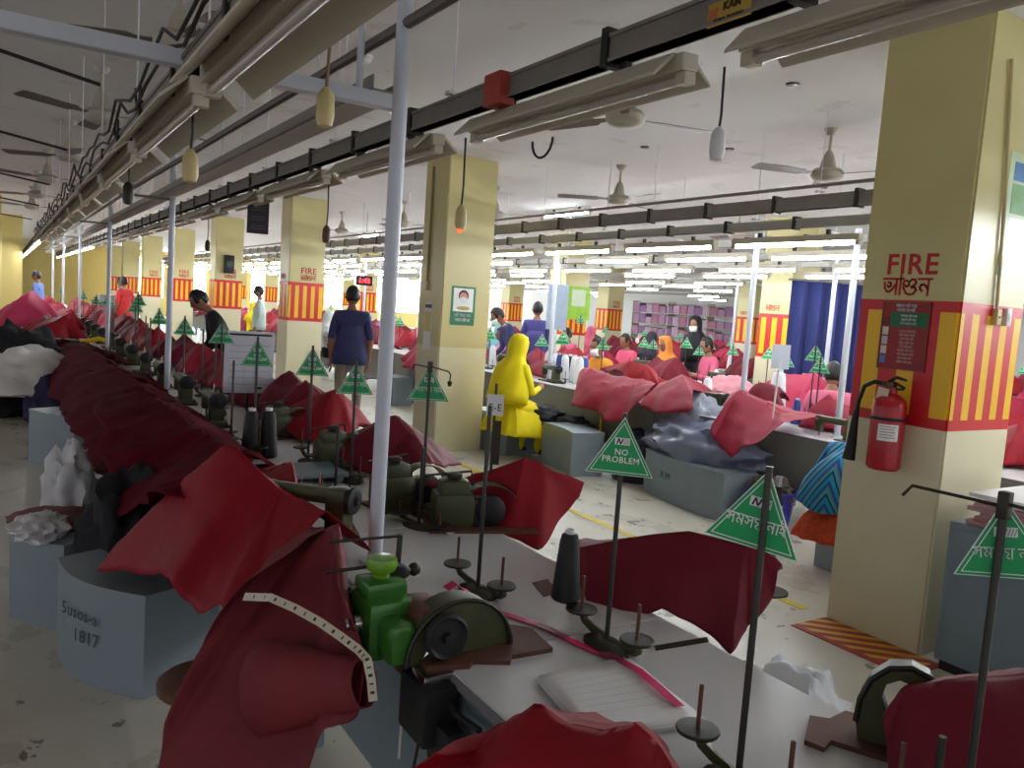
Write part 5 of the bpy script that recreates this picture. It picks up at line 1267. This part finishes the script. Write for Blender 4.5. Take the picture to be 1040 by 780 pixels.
lump_thing('pink_bundle', 'pale pink garment bundle before the far banded pillar', 'garments', tuple(at(742, 398, x=6.6) * 1.0), (.22, .3, .2), mat('pale_pink', (214, 140, 152), .7, bump=.3), 48, amp=.25)
bpy.data.objects['pink_bundle'].location.z = TZ + .0

# notice board, hanging board, LED display, loudspeaker
q = at(253, 368, d=5.6); t = thing('notice_board', 'white notice board with ruled lines standing behind the overlapping green sign', 'notice board', (q.x, q.y, q.z), math.atan2(-q.x, q.y) + .12)
W_, H2 = .165, .215
MB().rbox((-W_, 0, -H2), (W_, .012, H2), .003).build('panel', mat('board_white', (214, 216, 226), .5, var=.03), t, smooth=False)
MB().box((-W_ + .02, -.006, H2 - .03), (W_ - .02, 0, H2 - .018)).build('clip_bar', M_BLACK, t, smooth=False)
g_ = MB()
for k in range(7): g_.box((-W_ + .03, -.002, H2 - .1 - k*.045), (W_ - .03 - .05*(k % 2), 0, H2 - .097 - k*.045))
for k in range(2): g_.box((-.03 + k*.07, -.002, -H2 + .05), (-.028 + k*.07, 0, H2 - .19))
g_.build('ruled_lines', mat('line_grey', (140, 144, 156), .6), t, smooth=False)
MB().cyl((0, .02, -H2), (0, .02, -(q.z - TZ)), .008, n=8).build('post', M_ROD, t)
MB().box((.04, -.008, -H2 + .03), (.09, 0, -H2 + .045)).build('marker', M_BLACK, t, smooth=False)
q = at(262, 221, x=1.75); t = thing('hanging_board', 'dark hanging board with faint writing below the labelled rail', 'hanging sign', (q.x, q.y, q.z), -.3)
MB().rbox((-.085, 0, -.13), (.085, .012, .13), .003).build('panel', mat('board_dark', (46, 44, 50), .5), t, smooth=False)
for k, s_ in enumerate(('LINE', 'SMV', 'TGT')): letters_on(t, face_near(0, -.001, .06 - k*.075), MB().box((-.06, -.001, 0), (.06, .003, .0005)).box((-.05, .02, 0), (.05, .024, .0005)), 'ruled_rows', mat('chalk_grey', (120, 118, 124), .6), 0)
MB().cyl((-.07, .006, .13), (-.07, .006, 2.44 - q.z - .04), .003, n=6).cyl((.07, .006, .13), (.07, .006, 2.44 - q.z - .04), .003, n=6).build('hangers', M_CABLE, t)
q = at(370, 285, d=15); t = thing('led_display', 'small black LED display with red characters above the man in dark blue', 'display', tuple(q), math.atan2(-q.x, q.y))
MB().rbox((-.15, 0, -.09), (.15, .05, .09), .006).build('case', M_BLACK, t, smooth=False)
letters_on(t, face_near(0, -.002, -.04), text_mb('1:42', .12, .002), 'red_characters', mat('led_on', (255, 40, 50), .5, var=0, emit=4), .001)
MB().cyl((0, .02, .09), (0, .02, CEIL - q.z - .001), .006, n=6).build('hanger', M_RAIL, t)
p4 = PY0 + 3*PDY; t = thing('wall_speaker', 'dark box speaker on the upper part of the third pillar from the extinguisher', 'speaker', (PX - .02, p4 - PD/2, 2.16), 0)
MB().rbox((-.1, -.14, -.2), (.1, -.001, .2), .01).build('case', M_BLACK, t); MB().lathe([(.07, 0), (.072, .004), (.01, .002)], 20, M=Matrix.Translation((0, -.14, 0)) @ Matrix.Rotation(PI/2, 4, 'X')).build('grille', M_TUB, t)
# shelves, posters and panels deep in the hall
t = poster('green leafy poster high on the far pillar behind the yellow-hooded worker', ((575, 292), (598, 292), (598, 324), (575, 324)), PY0 + 2*PDY - PD/2 - .001, lambda t, pan, W_, H2: (pan('poster_sheet', -1, 1, -1, 1, 0, mat('poster_lime', (150, 200, 60), .5, var=.35, scale=6)), pan('text_block', -.5, .6, -.2, .8, 1, mat('poster_haze', (206, 220, 190), .5, var=.2, scale=10))))
q = at(700, 330, x=22.6); t = thing('garment_rack', 'long rack of lilac folded stock far across the hall', 'rack', (q.x, q.y, 0), -PI/2)
for z in (.5, .95, 1.4, 1.85, 2.25): MB().box((-3.2, -.2, z - .02), (3.2, .2, z)).build('shelf', M_FIXT, t, smooth=False)
for x in (-3.2, -1.07, 1.07, 3.2): MB().box((x - .02, -.2, 0), (x + .02, .2, 2.3)).build('upright', M_FIXT, t, smooth=False)
for si, z in enumerate((.95, 1.4, 1.85)):
    for i in range(16):
        o = MB().rbox((-.18, -.18, 0), (.18, .18, rnd.uniform(.25, .4)), .02).build('folded_stock', mat('stock_%d' % (i % 4), ((168, 130, 160), (150, 112, 150), (190, 160, 180), (176, 120, 140))[i % 4], .8, var=.25, scale=9), smooth=False)
        o.location = (q.x, q.y + 2.98 - .397*i, z + .001); o.rotation_euler = (0, 0, -PI/2)
        tag(o, 'lilac stack of folded garments on the far rack, %s shelf, %s from the left' % (nth(si), nth(i)), 'folded garments', 'folded stock on the far rack')
q = at(572, 322, d=11.5); t = thing('white_board', 'pale blue printed panel hanging behind the white pole near the bending man', 'board', tuple(at(566, 312, d=12.5)), -.6)
MB().rbox((-.16, 0, -.35), (.16, .015, .35), .004).build('panel', mat('panel_blue', (170, 186, 206), .5, var=.2, scale=8), t, smooth=False); MB().cyl((-.1, .008, .35), (-.1, .008, CEIL - t.location.z - .002), .004, n=6).cyl((.1, .008, .35), (.1, .008, CEIL - t.location.z - .002), .004, n=6).build('hangers', M_WHITE, t)
t = thing('blue_curtain', 'dark blue sheet hanging between the far banded pillar and the extinguisher pillar', 'curtain', tuple(at(857, 345, d=11)), -.5)
cur = MB(); vs = []; fs = []
for i in range(41):
    for z in (-1.0, -.4, .2, .75): vs.append(Vector((-.8 + 1.6*i/40, .05*math.sin(i*1.1), z)))
for i in range(40):
    for k_ in range(3): fs.append((i*4 + k_, (i+1)*4 + k_, (i+1)*4 + k_ + 1, i*4 + k_ + 1))
cur.add(vs, fs).build('sheet', mat('sheet_blue', (40, 48, 104), .8), t, solid=.004)
MB().cyl((-.85, 0, .76), (.85, 0, .76), .012, n=8).build('rod', M_RAIL, t)
o = MB().rbox((-.5, -.3, 0), (.5, .3, .8), .01).build('grey_cupboard', M_GREYPANEL, smooth=False); 
q = at(120, 318, d=21); o.location = (q.x, q.y, 0); o.scale = (.9, .9, 1.55); tag(o, 'grey metal cupboard standing near the far end of the aisle', 'cupboard')
h_ = MB(); h_.box((-.01, -.315, .1), (.01, -.3, .7)).build('door_gap', M_BLACK, o, smooth=False)

# ------------------------------------------------------------------ people
def person(label, loc, rz, top, bottom, pose='stand', hair=True, scarf=None, mask=False, lean=0.0, sleeves='short', shoes=M_BLACK, tall=1.0, skin=None, arms=None, cat='person', group=None):
    skin = skin or M_SKIN
    if pose == 'stand':
        z0 = .93
        J = dict(pel=(0,0,.93), spi=(0,.0,1.1), che=(0,.0,1.28), nec=(0,.0,1.43), hea=(0,.015,1.52))
        for s, n in ((-1, 'L'), (1, 'R')):
            J.update({'hip'+n: (s*.09,0,.9), 'kne'+n: (s*.1,.02,.5), 'ank'+n: (s*.1,-.02,.09), 'toe'+n: (s*.12,.12,.035),
                      'sho'+n: (s*.17,-.01,1.37), 'elb'+n: (s*.225,-.03,1.1), 'wri'+n: (s*.215,.05,.87), 'han'+n: (s*.21,.07,.80)})
    else:
        z0 = .55
        J = dict(pel=(0,0,.56), spi=(0,.0,.72), che=(0,.02,.9), nec=(0,.03,1.05), hea=(0,.05,1.13))
        for s, n in ((-1, 'L'), (1, 'R')):
            J.update({'hip'+n: (s*.09,.02,.54), 'kne'+n: (s*.12,.42,.52), 'ank'+n: (s*.12,.38,.09), 'toe'+n: (s*.13,.53,.035),
                      'sho'+n: (s*.17,.01,.99), 'elb'+n: (s*.23,.06,.74), 'wri'+n: (s*.16,.28,.78), 'han'+n: (s*.14,.35,.79)})
    if arms: J.update(arms)
    upper = ('spi', 'che', 'nec', 'hea', 'shoL', 'shoR', 'elbL', 'elbR', 'wriL', 'wriR', 'hanL', 'hanR')
    if lean:
        R_ = Matrix.Rotation(-lean, 3, 'X'); pv = Vector((0, 0, z0))
        for k in upper: J[k] = tuple(pv + R_ @ (Vector(J[k]) - pv))
    RAD = dict(pel=.125, spi=.115, che=.13, nec=.058, hea=.052, hip=.095, kne=.065, ank=.042, toe=.036, sho=.068, elb=.046, wri=.03, han=.034)
    E_ = [('pel','spi','t'), ('spi','che','t'), ('che','nec','t'), ('nec','hea','s')]
    sl = {'short': ('t', 's'), 'long': ('t', 't')}[sleeves]
    for n in 'LR': E_ += [('pel','hip'+n,'b'), ('hip'+n,'kne'+n,'b'), ('kne'+n,'ank'+n,'b'), ('ank'+n,'toe'+n,'f'), ('che','sho'+n,'t'), ('sho'+n,'elb'+n,sl[0]), ('elb'+n,'wri'+n,sl[1]), ('wri'+n,'han'+n,'s')]
    for n, s in (('L', -1), ('R', 1)):
        h = Vector(J['han'+n]); d = (h - Vector(J['wri'+n])).normalized(); side = d.cross(Vector((s, 0, .2))).normalized(); cur_ = side.cross(d).normalized() * -s
        for f_, (o_, l_) in enumerate(((-.03, .07), (-.01, .085), (.01, .08), (.03, .065))):
            a1 = h + d*.03 + side*o_; a2 = h + d*(.03 + l_*.55) + side*o_*1.1 + cur_*.008; a3 = h + d*(.03 + l_) + side*o_*1.15 + cur_*.03
            ks = ['f%s%d%d' % (n, f_, q_) for q_ in range(3)]
            for k_, p_, r_ in zip(ks, (a1, a2, a3), (.011, .009, .008)): J[k_] = tuple(p_); RAD[k_] = r_
            E_ += [('han'+n, ks[0], 's'), (ks[0], ks[1], 's'), (ks[1], ks[2], 's')]
        k1, k2 = 't%s0' % n, 't%s1' % n
        J[k1] = tuple(h + side*-.035 + d*.005 + cur_*.02); J[k2] = tuple(h + side*-.055 + d*.04 + cur_*.03); RAD[k1] = .012; RAD[k2] = .009
        E_ += [('han'+n, k1, 's'), (k1, k2, 's')]
    names = list(J); ix = {k: i for i, k in enumerate(names)}
    me = bpy.data.meshes.new('p'); me.from_pydata([J[k] for k in names], [(ix[a], ix[b]) for a, b, _ in E_], []); o = bpy.data.objects.new('p', me); COL.objects.link(o)
    o.modifiers.new('skin', 'SKIN'); sd = me.skin_vertices[0].data
    for i, k in enumerate(names):
        r_ = RAD.get(k) or RAD.get(k[:3]); sd[i].radius = (r_, r_); sd[i].use_root = (k == 'pel')
    sb = o.modifiers.new('sub', 'SUBSURF'); sb.levels = 2; sb.render_levels = 2
    bpy.context.view_layer.update()
    ev = bpy.data.meshes.new_from_object(o.evaluated_get(bpy.context.evaluated_depsgraph_get()))
    mb = MB(); tags = {'t': 0, 'b': 1, 's': 2, 'f': 3}
    segs = [(Vector(J[a]), Vector(J[b]), tags[c]) for a, b, c in E_]
    mb.v = [v.co.copy() for v in ev.vertices]
    for p_ in ev.polygons:
        c = p_.center; best = (9, 0)
        for a, b, tg in segs:
            ab = b - a; u_ = max(0, min(1, (c - a).dot(ab) / max(ab.length_squared, 1e-9))); dd = (c - (a + ab*u_)).length
            if dd < best[0]: best = (dd, tg)
        mb.f.append(tuple(p_.vertices)); mb.m.append(best[1])
    bpy.data.objects.remove(o); bpy.data.meshes.remove(me); bpy.data.meshes.remove(ev)
    if pose == 'stand' and not lean and not scarf:
        n = 32; vs = []; fs = []; pr = [(.205, .135, .80), (.205, .14, .9), (.19, .14, 1.0), (.168, .132, 1.14), (.165, .128, 1.26)]
        for k_, (rx_, ry_, z_) in enumerate(pr):
            for i in range(n):
                a_ = 2*PI*i/n; w_ = 1 + .02*math.sin(a_*7 + k_); vs.append(Vector((rx_*w_*math.cos(a_), ry_*w_*math.sin(a_), z_)))
        for k_ in range(len(pr) - 1): fs += [(k_*n + i, k_*n + (i+1) % n, (k_+1)*n + (i+1) % n, (k_+1)*n + i) for i in range(n)]
        SHIRT = MB().add(vs, fs)
    else: SHIRT = None
    hd = Vector(J['hea']); up = (hd - Vector(J['nec'])).normalized(); fw = Vector((0, 1, 0)); fw = (fw - up*fw.dot(up)).normalized(); rt = fw.cross(up)
    hc = hd + up*.075 + fw*.015
    M = Matrix(((rt.x, fw.x, up.x, hc.x), (rt.y, fw.y, up.y, hc.y), (rt.z, fw.z, up.z, hc.z), (0,0,0,1)))
    bm = bmesh.new(); bmesh.ops.create_uvsphere(bm, u_segments=20, v_segments=16, radius=1)
    for v in bm.verts:
        p_ = v.co; z = p_.z; w_ = 1 - .22*max(0, -z)
        q_ = Vector((p_.x*.076*w_, p_.y*.095*(1 - .1*max(0, -z)), z*.118))
        if p_.y > .85 and abs(p_.x) < .25 and -.35 < z < .1: q_.y += .018
        if p_.y > .7 and .05 < z < .3 and .2 < abs(p_.x) < .55: q_.y -= .008
        v.co = q_
    mb.bm(bm, 2, M)
    for s in (-1, 1): mb.ball(M @ Vector((s*.078, -.005, -.005)), (.012, .02, .03), 2, 10); mb.ball(M @ Vector((s*.03, .086, .02)), .011, 4, 8)
    mb.tube([M @ Vector((-.025, .088, -.055)), M @ Vector((0, .094, -.053)), M @ Vector((.025, .088, -.055))], .005, 6, 5)
    b_ = mb.build('person', [top, bottom, skin, shoes, mat('eye_dark', (30, 24, 22), .3), mat('lips', (140, 76, 66), .5)], angle=70)
    b_.location = loc; b_.rotation_euler = (0, 0, rz); b_.scale = (tall,)*3; tag(b_, label, cat, group)
    if SHIRT: SHIRT.build('shirt_hem', top, b_, angle=70, solid=.003)
    if hair:
        hb = bmesh.new(); bmesh.ops.create_uvsphere(hb, u_segments=20, v_segments=14, radius=1)
        for v in hb.verts: v.co = Vector((v.co.x*.086, v.co.y*.104 - .012, v.co.z*.122 + .014))
        bmesh.ops.delete(hb, geom=[v for v in hb.verts if v.co.z < -.02 and v.co.y > -.03 or v.co.z < -.075 or (v.co.y > .055 and v.co.z < .07)], context='VERTS')
        MB().bm(hb, 0, M).build('hair', M_HAIR, b_, solid=.008)
    if mask: 
        kb = MB(); vs = []; fs = []
        for i in range(9):
            a = -1.1 + 2.2*i/8
            for j_, z in enumerate((-.105, -.06, -.01)): vs.append(M @ Vector((.082*math.sin(a), .1*math.cos(a) + .014 - .012*abs(j_ - 1), z)))
        for i in range(8):
            for j_ in range(2): fs.append((i*3 + j_, (i+1)*3 + j_, (i+1)*3 + j_ + 1, i*3 + j_ + 1))
        kb.add(vs, fs).build('face_mask', M_PRINT, b_, solid=.002)
    if scarf:
        m_, drop = scarf; n = 28; vs = []; fs = []
        prof = [(.03, .155), (.08, .135), (.105, .08), (.112, .02), (.108, -.05), (.1, -.11), (.15, -.17), (.2, -.24), (.225, -.36)] + ([(.235, -.48), (.245, -.58)] if drop else [])
        for k_, (r_, z) in enumerate(prof):
            for i in range(n):
                a = 2*PI*i/n; fy = math.sin(a); fx = math.cos(a)
                rr = r_ * (1 + .06*math.sin(a*6 + k_*.7)*(k_ > 4) + .025*math.sin(a*9 + k_*1.9)); yy = rr*fy - .012
                if k_ in (2, 3, 4, 5) and fy > .55: yy = .045 if k_ < 5 else .06        # face opening
                vs.append(M @ Vector((rr*fx, yy*(1.0 if k_ < 6 else .8), z)))
        for k_ in range(len(prof) - 1): fs += [(k_*n + i, k_*n + (i+1) % n, (k_+1)*n + (i+1) % n, (k_+1)*n + i) for i in range(n)]
        fs.append(tuple(range(n))); MB().add(vs, fs).build('headscarf', m_, b_, angle=60, solid=.004)
    return b_
def cm(n, c): return mat('dress_' + n, c, .8, var=.12, bump=.25, bscale=10)
YEL = cm('yellow', (244, 222, 0))
def face(p, tx, ty): return math.atan2(-(tx - p[0]), ty - p[1])
q = at(357, 330, y=9.2)
person('man in dark blue polo standing in the aisle with his back turned', (q.x, q.y, 0), -.35, M_NAVY, M_KHAKI, tall=1.02)
q = at(512, 425, z=.45); Yw = person('worker in bright yellow headscarf and dress sitting on a grey stool', (q.x + .06, q.y + .0, 0), -1.25, YEL, YEL, 'sit', hair=False, scarf=(YEL, True), sleeves='long', tall=1.0)
tent([(0, .0, .66), (0, .3, .64)], [(-.26, -.16, .3), (0, -.2, .3), (.26, -.16, .3), (.3, .3, .25), (.22, .52, .25), (-.22, .52, .25), (-.3, .3, .25)], nu=56, nv=10, convex=.75, folds=10, famp=.02, nz=.01, seed=57).build('dress_skirt', YEL, Yw, solid=.004)
q = at(528, 330, d=12.0); person('bending man in blue with black hair and white mask behind the yellow-hooded worker', (q.x, q.y, 0), 1.3, M_NAVY, M_NAVY, mask=True, lean=.5, sleeves='long', arms={'elbL': (-.2,.12,1.1), 'wriL': (-.15,.32,1.05), 'hanL': (-.14,.4,1.05), 'elbR': (.2,.12,1.1), 'wriR': (.15,.32,1.05), 'hanR': (.14,.4,1.05)})
q = at(545, 330, d=13.0); person('person in purple blue standing just behind the bending man', (q.x, q.y, 0), -.6, cm('violet', (70, 66, 128)), cm('violet', (70, 66, 128)), sleeves='long', tall=1.02)
q = at(612, 352, x=6.62); person('masked woman with tied dark hair sitting behind the rose covers', (q.x, q.y, 0), 1.57, cm('amber', (226, 150, 40)), M_KHAKI, 'sit', mask=True, sleeves='long')
q = at(706, 345, d=13.0); person('woman in black headscarf and face mask standing far beyond the covers', (q.x, q.y, 0), 1.8, M_BLK, M_BLK, hair=False, scarf=(M_BLK, True), mask=True, sleeves='long', tall=.98)
q = at(723, 350, x=9.0); person('dark-haired worker in pink sitting right of the black-scarfed woman', (q.x, q.y, 0), 1.2, cm('pink', (216, 96, 130)), M_BLK, 'sit', sleeves='long', tall=1.05)
q = at(846, 385, x=6.6); person('worker with loose black hair and pink dress seen from behind the extinguisher', (q.x, q.y, 0), -.9, cm('hotpink', (214, 110, 140)), cm('hotpink', (214, 110, 140)), 'sit', sleeves='long')
q = at(842, 470, d=5.15)
SP = mat('striped_shawl', (40, 120, 160), .8)
nt = SP.node_tree; N = nt.nodes; L = nt.links; b = N['Principled BSDF']; tc = N.new('ShaderNodeTexCoord'); s_ = N.new('ShaderNodeSeparateXYZ'); L.new(tc.outputs['Object'], s_.inputs[0])
wv = nmath(N, L, 'FRACT', nmath(N, L, 'MULTIPLY', nmath(N, L, 'ADD', nmath(N, L, 'ABSOLUTE', s_.outputs[0]), nmath(N, L, 'MULTIPLY', s_.outputs[2], .6)), 11.0))
cr = N.new('ShaderNodeValToRGB'); cr.color_ramp.interpolation = 'CONSTANT'
for i, (p_, c_) in enumerate(((0, (30, 150, 200)), (.3, (20, 60, 100)), (.45, (60, 170, 190)), (.62, (110, 130, 150)), (.78, (20, 90, 160)))):
    e_ = cr.color_ramp.elements[i] if i < 2 else cr.color_ramp.elements.new(p_); e_.position = p_; e_.color = lin(c_)
L.new(wv, cr.inputs[0]); L.new(cr.outputs[0], b.inputs['Base Color'])
ORG = mat('orange_print', (206, 74, 36), .8, var=.6, scale=40)
Bw = person('worker in blue striped shawl and orange skirt bending forward beside the extinguisher pillar', (q.x + .07, q.y - .03, 0), -1.35, SP, ORG, 'sit', hair=True, lean=.55, sleeves='long', tall=.9)
sh = tent([(0, .18, 1.0), (0, .05, .93)], [(-.26, .1, .62), (-.24, -.12, .56), (0, -.2, .52), (.24, -.12, .56), (.26, .1, .62), (.22, .3, .74), (0, .36, .8), (-.22, .3, .74)], nu=48, nv=12, convex=.8, folds=7, famp=.015, nz=.01, seed=55).build('shawl', SP, Bw, solid=.004)
sk = tent([(0, .0, .6), (0, .3, .6)], [(-.24, -.12, .3), (0, -.18, .3), (.24, -.12, .3), (.27, .3, .26), (.18, .5, .24), (-.18, .5, .24), (-.27, .3, .26)], nu=56, nv=10, convex=.75, folds=12, famp=.02, nz=.01, seed=56).build('skirt', ORG, Bw, solid=.004)
q = at(234, 335, d=9.2); person('worker with big dark hair in black bending over behind the white notice board', (q.x, q.y, 0), 1.5, M_BLK, M_BLK, lean=.5, sleeves='long', tall=.98, arms={'elbL': (-.2,.12,1.1), 'wriL': (-.15,.32,1.05), 'hanL': (-.14,.4,1.05), 'elbR': (.2,.12,1.1), 'wriR': (.15,.32,1.05), 'hanR': (.14,.4,1.05)}, hair=True)
q = at(153, 315, d=19); person('person in red shirt and black trousers standing between far pillars', (q.x - .5, q.y + .6, 0), .6, cm('red', (206, 50, 50)), M_BLK)
for i, (px, d, c_, nm, ps, sc) in enumerate(((255, 19, (226, 220, 60), 'yellow', 'sit', True), (263, 17, (176, 190, 186), 'pale green', 'stand', False), (330, 14, (190, 204, 206), 'pale grey', 'sit', True), (345, 16, (196, 140, 190), 'lilac', 'sit', True), (580, 15, (230, 130, 160), 'pink', 'sit', False),
      (598, 17, (226, 110, 140), 'rose', 'sit', True), (640, 13.5, (220, 90, 120), 'magenta', 'sit', False), (660, 15, (60, 56, 70), 'dark grey', 'sit', True), (681, 14, (226, 140, 60), 'orange', 'sit', True), (505, 15, (110, 170, 180), 'teal', 'sit', True), (515, 13, (226, 130, 170), 'bright pink', 'sit', False), (388, 18, (150, 110, 170), 'purple', 'sit', True), (300, 20, (220, 110, 130), 'coral', 'sit', True), (122, 24, (90, 140, 200), 'sky blue', 'stand', False), (38, 20, (110, 130, 190), 'pale blue', 'stand', False))):
    q = at(px, 330, d=d); LX = [(x_ - .38, -PI/2) for x_, _, _ in LINES] + [(x_ + .75 + .38, PI/2) for x_, _, _ in LINES]
    if ps == 'sit': xs, fz = min(LX, key=lambda a_: abs(a_[0] - q.x)); q = at(px, 330, x=xs)
    else: fz = 1.2; q.x = max(q.x, 2.6) if q.x > 1 else q.x
    person('small far worker in %s, number %s from the far left aisle among the lines' % (nm, nth(i)) if False else 'small far worker in %s among the distant lines' % nm, (q.x, q.y, 0), fz, cm(nm.replace(' ', '_'), c_), M_BLK, ps, hair=not sc, scarf=(cm(nm.replace(' ', '_'), c_), False) if sc else None, sleeves='long', group='far workers')

# ------------------------------------------------------------------ light and exposure
w = bpy.data.worlds.new('hall'); SC.world = w; w.use_nodes = True
bg = w.node_tree.nodes['Background']; bg.inputs[0].default_value = lin((214, 214, 222)); bg.inputs[1].default_value = .6
SC.view_settings.view_transform = 'Standard'; SC.view_settings.look = 'None'; SC.view_settings.gamma = 1.0; SC.view_settings.use_curve_mapping = False
SC.view_settings.exposure = .95
SC.cycles.use_denoising = True
SC.cycles.max_bounces = 6
def wipe(o):
    for c in [c for c in bpy.data.objects if c.parent == o]: wipe(c)
    bpy.data.objects.remove(o)
for n_ in [o.name for o in bpy.data.objects if o.get('label') == 'x']: wipe(bpy.data.objects[n_])
